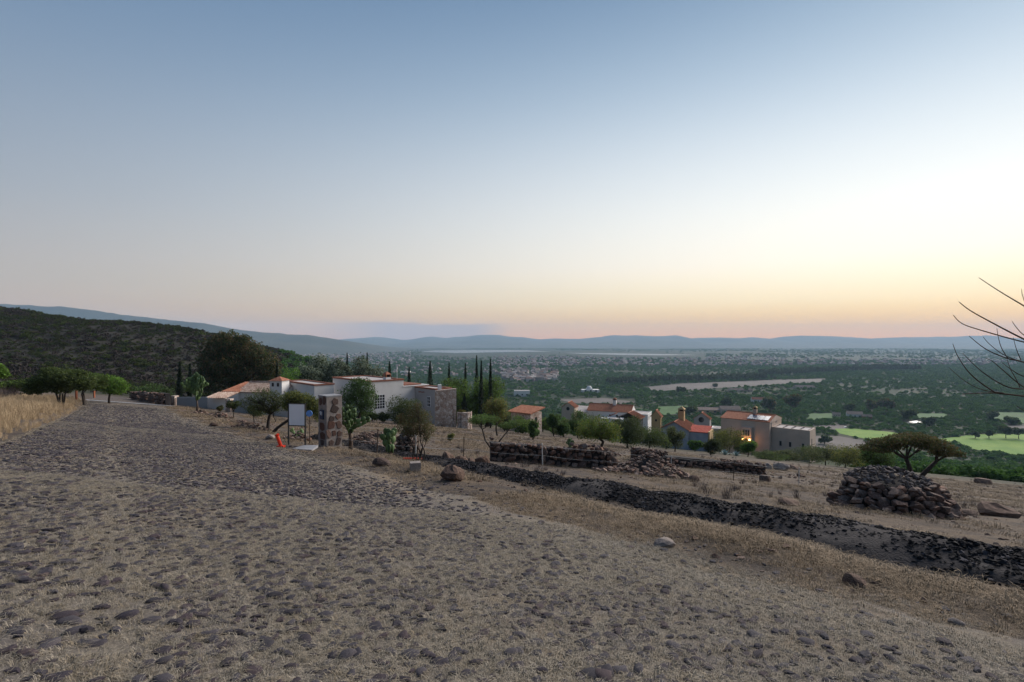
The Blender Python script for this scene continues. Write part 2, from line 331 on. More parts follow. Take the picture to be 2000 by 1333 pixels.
# ------------------------------------------------------------------ road sheet (cobbles set in straw)
def road_mat():
    m = bpy.data.materials.new('road_bed'); m.use_nodes = True
    N = m.node_tree.nodes; L = m.node_tree.links; N.clear()
    o = N.new('ShaderNodeOutputMaterial'); b = N.new('ShaderNodeBsdfPrincipled'); L.new(b.outputs[0], o.inputs[0])
    b.inputs['Roughness'].default_value = .95; b.inputs['Specular IOR Level'].default_value = .1
    g = N.new('ShaderNodeNewGeometry')
    def noise(s, d=6, r=.7):
        n = N.new('ShaderNodeTexNoise'); n.inputs['Scale'].default_value = s; n.inputs['Detail'].default_value = d; n.inputs['Roughness'].default_value = r
        L.new(g.outputs['Position'], n.inputs[0]); return n.outputs[0]
    def ramp(f, a, c1, bb, c2):
        r = N.new('ShaderNodeValToRGB'); e = r.color_ramp.elements; e[0].position = a; e[1].position = bb; e[0].color = (*c1, 1); e[1].color = (*c2, 1)
        L.new(f, r.inputs[0]); return r.outputs[0]
    def mix(f, a, c):
        n = N.new('ShaderNodeMixRGB'); L.new(f, n.inputs[0]); L.new(a, n.inputs[1]); L.new(c, n.inputs[2]); return n.outputs[0]
    def mul(a, c):
        n = N.new('ShaderNodeMath'); n.operation = 'MULTIPLY'; n.use_clamp = True
        L.new(a, n.inputs[0]); L.new(c, n.inputs[1]); return n.outputs[0]
    straw = ramp(noise(55, 8, .85), .36, (.05, .044, .039), .66, (.285, .242, .188))
    warm = ramp(noise(50, 8, .85), .36, (.075, .053, .036), .66, (.29, .21, .13))
    straw = mix(ramp(noise(.6, 4), .50, (0, 0, 0), .64, (1, 1, 1)), straw, warm)
    dirt = ramp(noise(20, 8), .3, (.075, .066, .065), .7, (.16, .14, .13))
    base = mix(ramp(noise(1.1, 8, .8), .44, (0, 0, 0), .60, (1, 1, 1)), straw, dirt)
    vo = N.new('ShaderNodeTexVoronoi'); vo.voronoi_dimensions = '2D'; vo.inputs['Scale'].default_value = 7.0; vo.inputs['Randomness'].default_value = 1
    L.new(g.outputs['Position'], vo.inputs[0])
    spot = ramp(vo.outputs['Distance'], .34, (1, 1, 1), .46, (0, 0, 0))
    stone = mix(ramp(noise(4.1, 2), .4, (0, 0, 0), .6, (1, 1, 1)), ramp(noise(30), .3, (.05, .047, .058), .7, (.11, .10, .11)), ramp(noise(31), .3, (.085, .058, .055), .7, (.15, .11, .10)))
    at = N.new('ShaderNodeAttribute'); at.attribute_name = 'stones'
    gate = ramp(noise(.9, 4), .30, (.25, .25, .25), .50, (1, 1, 1))
    f = mul(mul(spot, at.outputs['Fac']), gate)
    L.new(mix(f, base, stone), b.inputs['Base Color'])
    bp = N.new('ShaderNodeBump'); bp.inputs['Strength'].default_value = .6; bp.inputs['Distance'].default_value = .03
    L.new(noise(26, 8, .8), bp.inputs['Height'])
    b2 = N.new('ShaderNodeBump'); b2.inputs['Strength'].default_value = .8; b2.inputs['Distance'].default_value = .05
    L.new(f, b2.inputs['Height']); L.new(bp.outputs[0], b2.inputs['Normal']); L.new(b2.outputs[0], b.inputs['Normal'])
    return m
M['road'] = road_mat()
COBBLE_FAR = 62.0
ss = np.concatenate([np.arange(-7, 26, .16), np.arange(26, 95, .8)]); ns = np.linspace(ROAD_L - .25, ROAD_R + .35, 46)
S, Nn = np.meshgrid(ss, ns, indexing='ij')
sh = sstep(3.0, ROAD_R + .35, Nn); Nw = Nn + sh * (.9 * fbm(S / 1.6, 0 * S, 71, 4) - .15); Nw = Nw + sstep(0, ROAD_L - .25, Nn) * .5 * fbm(S / 1.3, 0 * S, 73, 3)
rx = S * UX + Nw * NX; ry = S * UY + Nw * NY
edge = np.minimum(sstep(ROAD_L - .25, ROAD_L + .3, Nn), 1 - sstep(ROAD_R - .3, ROAD_R + .35, Nn))
def road_lift(x, y):
    s, n = sn(x, y)
    r = np.hypot(x, y)
    return .012 * fbm(x / .5, y / .5, 12, 3) * (1 - sstep(14, 26, r)) + .012 * np.cos((n - 1.6) * 2.9)
rz_ = H(rx, ry) + .035 * edge - .03 * (1 - edge) + road_lift(rx, ry) * edge
ii = np.arange(rx.size).reshape(rx.shape)
rq = np.stack([ii[:-1, :-1], ii[:-1, 1:], ii[1:, 1:], ii[1:, :-1]], -1).reshape(-1, 4)
rme = mesh('road', np.stack([rx, ry, rz_], -1).reshape(-1, 3), rq, M['road'], True)
a_ = rme.attributes.new('stones', 'FLOAT', 'POINT')
a_.data.foreach_set('value', (sstep(COBBLE_FAR - 5, COBBLE_FAR + 2, np.hypot(rx, ry)) * (1 - .5 * sstep(3.3, 4.8, Nn))).astype(np.float32).ravel())
road = tag(ob('road', rme), kind='structure')
def road_z(x, y): return float(H(x, y) + .035 + road_lift(x, y))
# pale concrete strip across the far end of the road
mb = MB()
for k in range(16):
    for n0, n1 in ((-3.4, 6.0),):
        pass
cs = 69.0
v = []
for i in range(25):
    n = -3.6 + i * (9.4 / 24)
    for s in (cs, cs + 1.6):
        x, y = s * UX + n * NX, s * UY + n * NY; v.append((x, y, HH(x, y) + .09))
tag(ob('concrete_strip', mesh('concrete_strip', v, [(2 * i, 2 * i + 1, 2 * i + 3, 2 * i + 2) for i in range(24)], M['concrete'])), kind='structure')

# ------------------------------------------------------------------ scatter: one 'stuff' object, instanced templates
def scatter(name, templates, pts, rz, scl, var, mats, label=None, cat=None, parent=None, tilt=None):
    V = []; F = []; MI = []; tid = []
    for k, (tv, tf, tm) in enumerate(templates):
        b = len(V); V += [tuple(map(float, p)) for p in tv]; F += [tuple(int(i) + b for i in q) for q in tf]
        MI += [tm] * len(tf) if isinstance(tm, int) else list(tm); tid += [k] * len(tv)
    n = len(pts); pts = np.asarray(pts, float); scl = np.asarray(scl, float)
    if scl.ndim == 1: scl = np.repeat(scl[:, None], 3, 1)
    me = bpy.data.meshes.new(name); me.from_pydata(V + pts.tolist(), [], F)
    for m in mats: me.materials.append(m)
    me.polygons.foreach_set('material_index', np.asarray(MI, np.int32))
    nt0 = len(V)
    def attr(nm, ty, arr, key='value'):
        a = me.attributes.new(nm, ty, 'POINT'); a.data.foreach_set(key, np.ascontiguousarray(arr).ravel())
    attr('tid', 'INT', np.concatenate([np.array(tid, np.int32), np.full(n, -1, np.int32)]))
    attr('var', 'INT', np.concatenate([np.full(nt0, -1, np.int32), np.asarray(var, np.int32)]))
    rot = np.zeros((n, 3)); rot[:, 2] = rz
    if tilt is not None: rot[:, 0] = tilt[0]; rot[:, 1] = tilt[1]
    attr('rot', 'FLOAT_VECTOR', np.concatenate([np.zeros((nt0, 3)), rot]).astype(np.float32), 'vector')
    attr('scl', 'FLOAT_VECTOR', np.concatenate([np.ones((nt0, 3)), scl]).astype(np.float32), 'vector')
    ng = bpy.data.node_groups.new(name, 'GeometryNodeTree')
    ng.interface.new_socket('Geometry', in_out='INPUT', socket_type='NodeSocketGeometry'); ng.interface.new_socket('Geometry', in_out='OUTPUT', socket_type='NodeSocketGeometry')
    N = ng.nodes; L = ng.links; gi = N.new('NodeGroupInput'); go = N.new('NodeGroupOutput'); jo = N.new('GeometryNodeJoinGeometry')
    def named(nm, ty):
        a = N.new('GeometryNodeInputNamedAttribute'); a.data_type = ty; a.inputs['Name'].default_value = nm; return a.outputs['Attribute']
    def eq(sock, k):
        c = N.new('FunctionNodeCompare'); c.data_type = 'INT'; c.operation = 'EQUAL'; i = [s for s in c.inputs if s.type == 'INT']
        L.new(sock, i[0]); i[1].default_value = k; return c.outputs[0]
    for k in range(len(templates)):
        sp = N.new('GeometryNodeSeparateGeometry'); sp.domain = 'POINT'; L.new(gi.outputs[0], sp.inputs[0]); L.new(eq(named('tid', 'INT'), k), sp.inputs[1])
        ip = N.new('GeometryNodeInstanceOnPoints'); L.new(gi.outputs[0], ip.inputs['Points']); L.new(eq(named('var', 'INT'), k), ip.inputs['Selection'])
        L.new(sp.outputs[0], ip.inputs['Instance']); L.new(named('rot', 'FLOAT_VECTOR'), ip.inputs['Rotation']); L.new(named('scl', 'FLOAT_VECTOR'), ip.inputs['Scale'])
        L.new(ip.outputs[0], jo.inputs[0])
    L.new(jo.outputs[0], go.inputs[0])
    o = ob(name, me, parent); md = o.modifiers.new('scatter', 'NODES'); md.node_group = ng
    return tag(o, label, cat, kind='stuff')

# ------------------------------------------------------------------ leaf clouds
def leaf_quads(cent, size, rng, up=.35, asp=.55):
    n = len(cent); d = rng.normal(size=(n, 3)); d /= np.linalg.norm(d, axis=1)[:, None]
    nn = rng.normal(size=(n, 3)); nn[:, 2] += up * 2; a = np.cross(d, nn); a /= np.linalg.norm(a, axis=1)[:, None] + 1e-9
    s = size * rng.uniform(.6, 1.35, n)
    d = d * s[:, None]; a = a * (s * asp)[:, None]
    v = np.stack([cent - d, cent - a * .9, cent + d, cent + a], 1).reshape(-1, 3)
    f = np.arange(4 * n).reshape(n, 4); return v, f
def in_ball(n, rng, shell=.45):
    d = rng.normal(size=(n, 3)); d /= np.linalg.norm(d, axis=1)[:, None]
    return d * (rng.uniform(shell ** 3, 1, n) ** (1 / 3))[:, None]
def clump_cloud(clumps, n, size, rng, shell=.5, up=.35, asp=.55):
    w_ = np.array([c[3] * c[4] + c[4] * c[5] + c[3] * c[5] for c in clumps]); w_ = w_ / w_.sum()
    k = rng.choice(len(clumps), n, p=w_); c = np.array(clumps)[k]
    p = c[:, :3] + in_ball(n, rng, shell) * c[:, 3:6]
    return leaf_quads(p, size, rng, up, asp)
def crown_template(seed, nc, n, size, flat=.7, spread=.62, lift=.55):
    rng = np.random.default_rng(seed); cl = []
    for i in range(nc):
        a = rng.uniform(0, 6.28); r = spread * math.sqrt(rng.uniform(0, 1)); h = lift + flat * .55 * (1 - (r / spread) ** 2) * rng.uniform(.3, 1) - .1
        q = rng.uniform(.26, .42); cl.append((r * math.cos(a), r * math.sin(a), h, q, q, q * flat))
    return clump_cloud(cl, n, size, rng)

# ------------------------------------------------------------------ fields, pond, lake
def drape(name, pix, m, lift=.25, cuts=4, z=None):
    pts = [hit(*p) for p in pix]; bm = bmesh.new()
    f = bm.faces.new([bm.verts.new((x, y, 0)) for x, y in pts]); bmesh.ops.triangulate(bm, faces=[f])
    bmesh.ops.subdivide_edges(bm, edges=bm.edges[:], cuts=cuts, use_grid_fill=True)
    for v_ in bm.verts: v_.co.z = (HH(v_.co.x, v_.co.y) + lift) if z is None else z
    bmesh.ops.recalc_face_normals(bm, faces=bm.faces[:])
    if sum(q.normal.z for q in bm.faces) < 0: bmesh.ops.reverse_faces(bm, faces=bm.faces[:])
    me = bpy.data.meshes.new(name); bm.to_mesh(me); bm.free(); me.materials.append(m); return tag(ob(name, me), kind='structure')
M['field_green'] = mat('field_green', (.10, .21, .026), .95, .2, .04, .2, col2=(.20, .29, .05))
M['field_dull'] = mat('field_dull', (.06, .12, .035), .95, .2, .03, .2)
M['field_bare'] = mat('field_bare', (.10, .085, .075), .95, .15, .02, .2, col2=(.16, .135, .12))
M['water'] = mat('water', (.05, .06, .07), .38, .1, 1, .6, .05, spec=1.0, bdist=2.0)
drape('field', [(1835, 858), (1900, 850), (2010, 846), (2080, 850), (2080, 905), (2000, 893), (1930, 884), (1880, 874)], M['field_green'])
drape('field', [(1630, 838), (1660, 837), (1740, 845), (1800, 855), (1800, 868), (1690, 858), (1640, 848)], M['field_green'])
drape('field', [(1575, 852), (1640, 853), (1690, 862), (1690, 878), (1620, 884), (1572, 872)], M['field_bare'])
drape('field', [(1585, 834), (1640, 830), (1665, 836), (1630, 840)], M['field_bare'])
drape('field', [(1785, 808), (1850, 808), (1850, 816), (1790, 819)], M['field_dull'])
drape('field', [(1930, 806), (2010, 806), (2080, 810), (2080, 826), (2000, 828), (1935, 818)], M['field_dull'])
drape('field', [(1580, 808), (1640, 808), (1640, 817), (1575, 822)], M['field_dull'])
drape('field', [(1285, 795), (1345, 793), (1350, 806), (1290, 812)], M['field_dull'])
drape('field', [(1230, 799), (1270, 799), (1275, 808), (1232, 808)], M['field_dull'])
drape('field', [(1260, 757), (1330, 750), (1480, 744), (1620, 740), (1600, 748), (1480, 754), (1330, 764), (1270, 764)], M['field_bare'], .4)
drape('field', [(1300, 738), (1400, 732), (1425, 735), (1400, 741), (1310, 743)], M['field_bare'], .4)
drape('field', [(1090, 781), (1180, 778), (1240, 786), (1230, 790), (1120, 788)], M['field_bare'])
drape('field', [(1950, 832), (2060, 834), (2060, 846), (1990, 842)], M['field_bare'])
drape('pond', [(1764, 826), (1790, 823), (1800, 826), (1778, 829)], M['water'], .4, 1)
drape('lake', [(822, 688), (850, 685.2), (950, 684.6), (1030, 685.2), (1078, 687.6), (1000, 688.2), (890, 690.6)], M['water'], 0, 3, -97.6)
drape('lake', [(1102, 690), (1180, 690.6), (1290, 692.4), (1362, 694.6), (1290, 695.2), (1210, 694.4), (1140, 692.2)], M['water'], 0, 3, -97.6)

# ------------------------------------------------------------------ mountains
def mountains(name, prof, Yr, run, seed, back=2200):
    px = np.array([p[0] for p in prof], float); py = np.array([p[1] for p in prof], float)
    xs = np.linspace(px[0], px[-1], 260); top = np.interp(xs, px, py) + 2.2 * fbm(xs / 30, 0 * xs, seed, 5)
    ts = np.concatenate([np.linspace(0, 1, 46), [1.25, 1.6, 2.0]]); V = np.zeros((len(ts), len(xs), 3))
    for j, t in enumerate(ts):
        X1 = (xs - 1000) / 1000 * Yr; zt = EYE + (666.5 - top) / 1000 * Yr + 0.0
        if t <= 1:
            Y = Yr - run * (1 - t); X = X1 * (1 - .12 * (1 - t))
            fold = fbm(X / 900, np.full_like(X, Y) / 900, seed + 4, 4)
            z = (FLOOR - 8) + (zt - FLOOR + 8) * (t ** 1.5) * (1 + .38 * fold * math.sin(math.pi * t))
        else:
            Y = Yr + back * (t - 1); X = X1; z = zt - (zt - FLOOR) * (t - 1)
        V[j, :, 0] = X; V[j, :, 1] = Y; V[j, :, 2] = z
    V[:, :, 0] = np.clip(V[:, :, 0], -22500, 22500)
    ii = np.arange(V.shape[0] * V.shape[1]).reshape(V.shape[:2])
    q = np.stack([ii[:-1, :-1], ii[:-1, 1:], ii[1:, 1:], ii[1:, :-1]], -1).reshape(-1, 4)
    return tag(ob(name, mesh(name, V.reshape(-1, 3), q, M['mountain'], True)), kind='structure')
mountains('mountains', [(-700, 600), (-300, 592), (0, 595), (60, 597), (130, 600), (200, 610), (300, 622), (400, 632), (470, 645), (520, 650), (600, 655), (665, 664), (760, 684), (800, 690)], 4800, 1700, 31)
mountains('mountains', [(560, 668), (660, 663), (740, 659), (790, 665), (840, 657), (870, 660), (930, 655), (960, 654), (1000, 658), (1060, 663), (1130, 662), (1190, 656), (1250, 655.5), (1325, 656), (1340, 660),
                        (1500, 661), (1560, 656.5), (1640, 657), (1700, 660.5), (1850, 659), (1890, 656), (1930, 655), (1970, 660), (2000, 663), (2300, 655), (2800, 650)], 10500, 3800, 47)

# ------------------------------------------------------------------ cobbles of the road
def dome(seed, seg=8):
    rng = np.random.default_rng(seed); v = []; rad = rng.uniform(.66, 1.18, seg); asp = rng.uniform(.42, .85)
    for z, r in ((-.35, 1.02), (.30, .97), (.66, .66)):
        for k in range(seg):
            a = 2 * math.pi * k / seg + rng.uniform(-.12, .12); q = r * rad[k] * rng.uniform(.94, 1.06)
            v.append((q * math.cos(a), q * asp * math.sin(a), z + rng.uniform(-.08, .08)))
    v.append((rng.uniform(-.2, .2), 0, rng.uniform(.62, .82))); f = []
    for j in range(2):
        for k in range(seg): f.append((j * seg + k, j * seg + (k + 1) % seg, (j + 1) * seg + (k + 1) % seg, (j + 1) * seg + k))
    for k in range(seg): f.append((2 * seg + k, 2 * seg + (k + 1) % seg, 3 * seg))
    return v, f
domes = [dome(100 + k) for k in range(12)]
dome_me = [mesh('cobble', v, f, M['cobble'], True) for v, f in domes]
rng = np.random.default_rng(11)
cand = []
step = .074
for s_ in np.arange(-2.0, 34, step):
    for n_ in np.arange(ROAD_L + .05, ROAD_R + .9, step):
        cand.append((s_, n_))
cand = np.array(cand)
far_c = np.array([(a_, b_) for a_ in np.arange(34, 76, .15) for b_ in np.arange(ROAD_L + .05, ROAD_R + .4, .15)])
fars = np.concatenate([np.ones(len(cand)), np.full(len(far_c), 1.7)]); cand = np.concatenate([cand, far_c])
cand = cand + rng.uniform(-.045, .045, (len(cand), 2)) * fars[:, None]
cx = cand[:, 0] * UX + cand[:, 1] * NX; cyy = cand[:, 0] * UY + cand[:, 1] * NY
inview = (cyy > 1.0) & (np.abs(cx) < 1.06 * cyy + .3) & (np.hypot(cx, cyy) < COBBLE_FAR)
dens = (1.05 - .36 * sstep(14, 40, np.hypot(cx, cyy))) + .45 * fbm(cx / 1.3, cyy / 1.3, 21, 3)
dens = dens * (1 - .85 * sstep(2.2, 5.0, cand[:, 1] + .8 * fbm(cx / 1.5, cyy / 1.5, 61, 2))) * (1 - .5 * sstep(-1.0, ROAD_L, cand[:, 1])) * (1 - .6 * np.exp(-((cand[:, 1] - .02) / .20) ** 2)) * (1 - .35 * np.exp(-((cand[:, 1] - 1.9) / .25) ** 2))
keep = inview & (rng.uniform(0, 1, len(cx)) < dens)
cx, cyy, cn, fars = cx[keep], cyy[keep], cand[keep][:, 1], fars[keep]
n = len(cx)
csize = rng.uniform(.024, .044, n) * rng.choice([1, 1, 1, 1.35, .7, .6], n) * fars; chgt = csize * rng.uniform(.32, .58, n); crot = math.atan2(UY, UX) + math.pi / 2 + rng.normal(0, .7, n); cvar = rng.integers(0, 12, n)
cz = H(cx, cyy) + .035 + road_lift(cx, cyy) + rng.uniform(-.004, .010, n)
cz = np.where(cn > ROAD_R - .3, H(cx, cyy) + rng.uniform(-.01, .01, n), cz)
shown = csize / np.hypot(cx, cyy) * (np.abs(cx) < cyy * .99) * (cyy > 1.72)
order = np.argsort(-shown); big = order[:300]; rest = order[300:]
for i in big:
    ob('cobble', dome_me[cvar[i]], road, (cx[i], cyy[i], cz[i]), (rng.uniform(-.15, .15), rng.uniform(-.15, .15), crot[i]), (csize[i], csize[i], chgt[i]))
scatter('cobbles', [(v, f, 0) for v, f in domes], np.stack([cx, cyy, cz], -1)[rest], crot[rest], np.stack([csize, csize, chgt], -1)[rest], cvar[rest], [M['cobble']], parent=road)

# ------------------------------------------------------------------ dry grass
def tuft(seed, nb, h, spread, wid, lean=.8, bend=.5):
    rng = np.random.default_rng(seed); v = []; f = []
    for k in range(nb):
        a = rng.uniform(0, 6.28); r = spread * math.sqrt(rng.uniform(0, 1)) * .6; bx, by = r * math.cos(a), r * math.sin(a)
        a2 = a + rng.normal(0, .9); L_ = h * rng.uniform(.5, 1.15); le = lean * rng.uniform(.2, 1.1)
        dx, dy = math.cos(a2) * le, math.sin(a2) * le; sx_, sy_ = -math.sin(a2) * wid, math.cos(a2) * wid
        m1 = (bx + dx * L_ * .45, by + dy * L_ * .45, L_ * .55); t = (bx + dx * L_ * (1 + bend * .5), by + dy * L_ * (1 + bend * .5), L_ * (1 - bend * le * .6))
        b = len(v); v += [(bx - sx_, by - sy_, -.01), (bx + sx_, by + sy_, -.01), (m1[0] + sx_ * .8, m1[1] + sy_ * .8, m1[2]), (m1[0] - sx_ * .8, m1[1] - sy_ * .8, m1[2]), t]
        f += [(b, b + 1, b + 2, b + 3), (b + 3, b + 2, b + 4)]
    return v, f
def fan(n, r0, r1, rng, half=1.04, pw=1.0):        # random spots in the view fan, evenly dense on the ground
    y = np.sqrt(rng.uniform(r0 ** (2 * pw), r1 ** (2 * pw), n)) ** (1 / pw); x = rng.uniform(-half, half, n) * y; return x, y
rng = np.random.default_rng(5)
short = [tuft(300 + k, 20, .022, .055, .0011, 2.4, .5) for k in range(5)]
x1, y1 = fan(75000, 1.6, 7.0, rng); x2, y2 = fan(62000, 6.7, 22, rng); x3, y3 = fan(70000, 20, 58, rng)
x = np.concatenate([x1, x2, x3]); y = np.concatenate([y1, y2, y3]); s_, n_ = sn(x, y)
k = (n_ > ROAD_L - .1) & (n_ < ROAD_R + 1.2) & (n_ < ROAD_R - .1 + rng.normal(0, .5, len(x))) & (rng.uniform(0, 1, len(x)) < .62 + .7 * fbm(x / 1.1, y / 1.1, 33, 3)); x, y, n_ = x[k], y[k], n_[k]
d = np.hypot(x, y); sc_ = rng.uniform(.6, 1.25, len(x)) * (1 + .4 * sstep(6, 11, d) + 1.2 * sstep(18, 40, d))
z = H(x, y) + np.where(n_ < ROAD_R - .1, .035 + road_lift(x, y), 0)
scatter('road_grass', [(v, f, 0) for v, f in short], np.stack([x, y, z], -1), rng.uniform(0, 6.28, len(x)), sc_, rng.integers(0, 5, len(x)), [M['straw_grey']], 'short dry grey straw growing between the cobbles of the road', 'grass')
tall1 = [tuft(330 + k, 20, .055, .09, .0016, 1.9, .6) for k in range(5)]
x1, y1 = fan(34000, 1.8, 10.0, rng); x2, y2 = fan(120000, 9, 72, rng, 1.04, .8)
x = np.concatenate([x1, x2]); y = np.concatenate([y1, y2]); s_, n_ = sn(x, y)
pt = .20 + 2.3 * fbm(x / 1.8, y / 1.8, 41, 3) + .45 * np.exp(-((n_ - 6.6) / .8) ** 2) + .35 * np.exp(-((n_ - 5.0) / .7) ** 2)
k = (n_ > ROAD_R - .9 + rng.normal(0, .6, len(x))) & (np.abs(n_ - 9.6) > 1.25 - .5 * sstep(5, 19, s_)) & (rng.uniform(0, 1, len(x)) < pt); x, y, n_ = x[k], y[k], n_[k]
d = np.hypot(x, y); sc_ = rng.uniform(.5, 1.2, len(x)) * (1 + .9 * sstep(9, 14, d) + 1.4 * sstep(20, 60, d)) * rng.choice([.7, 1, 1, 1.6], len(x)) * (.65 + .5 * np.exp(-((n_ - 6.6) / .9) ** 2) + .25 * (n_ > 7.5))
scatter('dry_grass', [(v, f, 0) for v, f in tall1], np.stack([x, y, H(x, y)], -1), rng.uniform(0, 6.28, len(x)), sc_, rng.integers(0, 5, len(x)), [M['straw']], 'short tan dry grass on the slope beside the road', 'grass')
# tall golden grass on the left verge
verge = [tuft(360 + k, 46, .62, .22, .0035, .42, .5) for k in range(5)]
s_ = rng.uniform(5, 70, 5200); n_ = ROAD_L - .15 - np.abs(rng.normal(0, 3.6, 5200)) - .5 * (rng.uniform(0, 1, 5200) < .4)
x = s_ * UX + n_ * NX; y = s_ * UY + n_ * NY; k = (y > 3) & (rng.uniform(0, 1, len(x)) < .75 + 1.1 * fbm(x / 2.2, y / 2.2, 17, 2)); x, y, n_ = x[k], y[k], n_[k]
hgt = rng.uniform(.3, .95, len(x)) * (.45 + .65 * sstep(ROAD_L, ROAD_L - 1.6, n_))
scatter('verge_grass', [(v, f, 0) for v, f in verge], np.stack([x, y, H(x, y)], -1), rng.uniform(0, 6.28, len(x)), hgt, rng.integers(0, 5, len(x)), [M['tall_straw']], 'tall golden dry grass on the left verge of the road', 'grass')
# leafless brown brush behind it
brush = [tuft(380 + k, 60, 1.0, .5, .006, .55, .2) for k in range(4)]
s_ = rng.uniform(14, 70, 900); n_ = rng.uniform(-22, -6.5, 900); x = s_ * UX + n_ * NX; y = s_ * UY + n_ * NY
scatter('brown_brush', [(v, f, 0) for v, f in brush], np.stack([x, y, H(x, y)], -1), rng.uniform(0, 6.28, 900), rng.uniform(.7, 1.5, 900), rng.integers(0, 4, 900), [M['twig_brush']], 'leafless brown brush behind the golden verge grass', 'brush')

# ------------------------------------------------------------------ the black strip of burnt soil and clods
def lump(seed, n=11, flat=.75):
    rng = np.random.default_rng(seed); p = rng.normal(size=(n, 3)); p /= np.linalg.norm(p, axis=1)[:, None]; p *= rng.uniform(.82, 1.12, (n, 1)); p[:, 2] *= flat
    bm = bmesh.new(); vs = [bm.verts.new(q) for q in p]; r = bmesh.ops.convex_hull(bm, input=vs)
    bmesh.ops.delete(bm, geom=[e for e in bm.verts if not e.link_faces], context='VERTS'); bm.verts.index_update()
    v = [tuple(q.co) for q in bm.verts]; f = [tuple(q.index for q in fc.verts) for fc in bm.faces]; bm.free(); return v, f
lumps = [lump(500 + k) for k in range(10)]
M['black_soil'] = mat('black_soil', (.022, .020, .022), .98, .4, 8, .8, 30, col2=(.055, .048, .047))
ss = np.arange(-4, 30, .2); ns = np.linspace(-1.0, 1.0, 15); S, Q = np.meshgrid(ss, ns, indexing='ij')
wid = .62 + .25 * vnoise(S / 1.4, 0 * S, 6) + .62 * sstep(19, 5, S); Nn = 9.55 - .1 * sstep(6, 22, S) + .25 * vnoise(S / 3, 0 * S, 2) + Q * wid
x = S * UX + Nn * NX; y = S * UY + Nn * NY; z = H(x, y) + np.where(np.abs(Q) > .95, -.05, (.05 + .20 * wid) * (1 - Q ** 2) + .09 * fbm(x / .35, y / .35, 3, 3))
ii = np.arange(x.size).reshape(x.shape); q = np.stack([ii[:-1, :-1], ii[:-1, 1:], ii[1:, 1:], ii[1:, :-1]], -1).reshape(-1, 4)
tag(ob('ditch', mesh('ditch', np.stack([x, y, z], -1).reshape(-1, 3), q, M['black_soil'], True)), kind='structure')
m_ = 34000; s_ = rng.uniform(-4, 30, m_); wq = .62 + .62 * sstep(19, 5, s_); q1 = np.clip(rng.normal(0, .55, m_), -1.15, 1.15); qq = q1 * wq; n_ = 9.55 - .1 * sstep(6, 22, s_) + .25 * vnoise(s_ / 3, 0 * s_, 2) + qq
x = s_ * UX + n_ * NX; y = s_ * UY + n_ * NY
scatter('black_clods', [(v, f, 0) for v, f in lumps], np.stack([x, y, H(x, y) + .01 + (.05 + .20 * wq) * np.clip(1 - q1 ** 2, 0, 1) + .09 * fbm(x / .35, y / .35, 3, 3)], -1), rng.uniform(0, 6.28, m_), rng.uniform(.012, .036, m_) * rng.choice([1, 1, 1.5], m_), rng.integers(0, 10, m_), [M['black_clod']], 'black clods and small stones filling the strip of dug soil', 'soil')
# loose stones and clods lying about on the slope
m_ = 16000; x, y = fan(m_, 3.0, 66, rng, 1.04, .8); s_, n_ = sn(x, y); k = n_ > ROAD_R + .2; x, y = x[k], y[k]
scatter('loose_stones', [(v, f, 0) for v, f in lumps], np.stack([x, y, H(x, y)], -1), rng.uniform(0, 6.28, len(x)), rng.uniform(.008, .035, len(x)) * rng.choice([.6, 1, 1, 1, 2.4], len(x)) * (1 + sstep(20, 50, np.hypot(x, y))), rng.integers(0, 10, len(x)), [M['rock']], 'small loose stones lying in the dry grass', 'stones')

# weeds and dry bushes dotted over the yard behind the wire
weed = [tuft(395 + k, 40, .30, .16, .004, .8, .4) for k in range(4)]
x, y = fan(1500, 14, 80, rng, 1.0, .8); s_, n_ = sn(x, y); k = (n_ > 11.2) & (rng.uniform(0, 1, len(x)) < .4 + 1.6 * fbm(x / 4, y / 4, 51, 2)); x, y = x[k], y[k]
scatter('yard_weeds', [(v, f, 0) for v, f in weed], np.stack([x, y, H(x, y)], -1), rng.uniform(0, 6.28, len(x)), rng.uniform(.4, 1.3, len(x)), rng.integers(0, 4, len(x)), [M['twig_brush']], 'low brown weeds dotted over the yard behind the walls', 'weeds')
# ------------------------------------------------------------------ scrub on the hill, slope and valley floor
rng = np.random.default_rng(77)
tpl = [(*crown_template(600 + k, 7, 110, .16, .7), 0) for k in range(4)]
tw = [(*crown_template(620 + k, 6, 80, .15, .8), 0) for k in range(2)]
n0 = 60000; x = rng.uniform(-560, -50, n0); y = rng.uniform(92, 420, n0); t = x / y
k = (t > -1.25) & (t < -.32) & (rng.uniform(0, 1, n0) < .25 + .75 * sstep(-80, -130, x)) & ~((y < 112) & (x > -60)); x, y = x[k], y[k]
v_ = np.where(rng.uniform(0, 1, len(x)) < .5 + .6 * fbm(x / 45, y / 45, 3, 3), rng.integers(0, 4, len(x)), rng.integers(4, 6, len(x)))
sz = rng.uniform(.6, 1.6, len(x)) * rng.choice([.6, 1, 1, 1.7], len(x)) * (1 + .7 * fbm(x / 30, y / 30, 4, 2))
scatter('hill_scrub', tpl + [(a, b, 1) for a, b, _ in tw], np.stack([x, y, H(x, y) - .15 * sz], -1), rng.uniform(0, 6.28, len(x)), np.stack([sz, sz, sz * .9], -1), v_, [M['hill_leaf'], M['hill_twig']], 'low dark green and grey scrub covering the hillside', 'scrub')

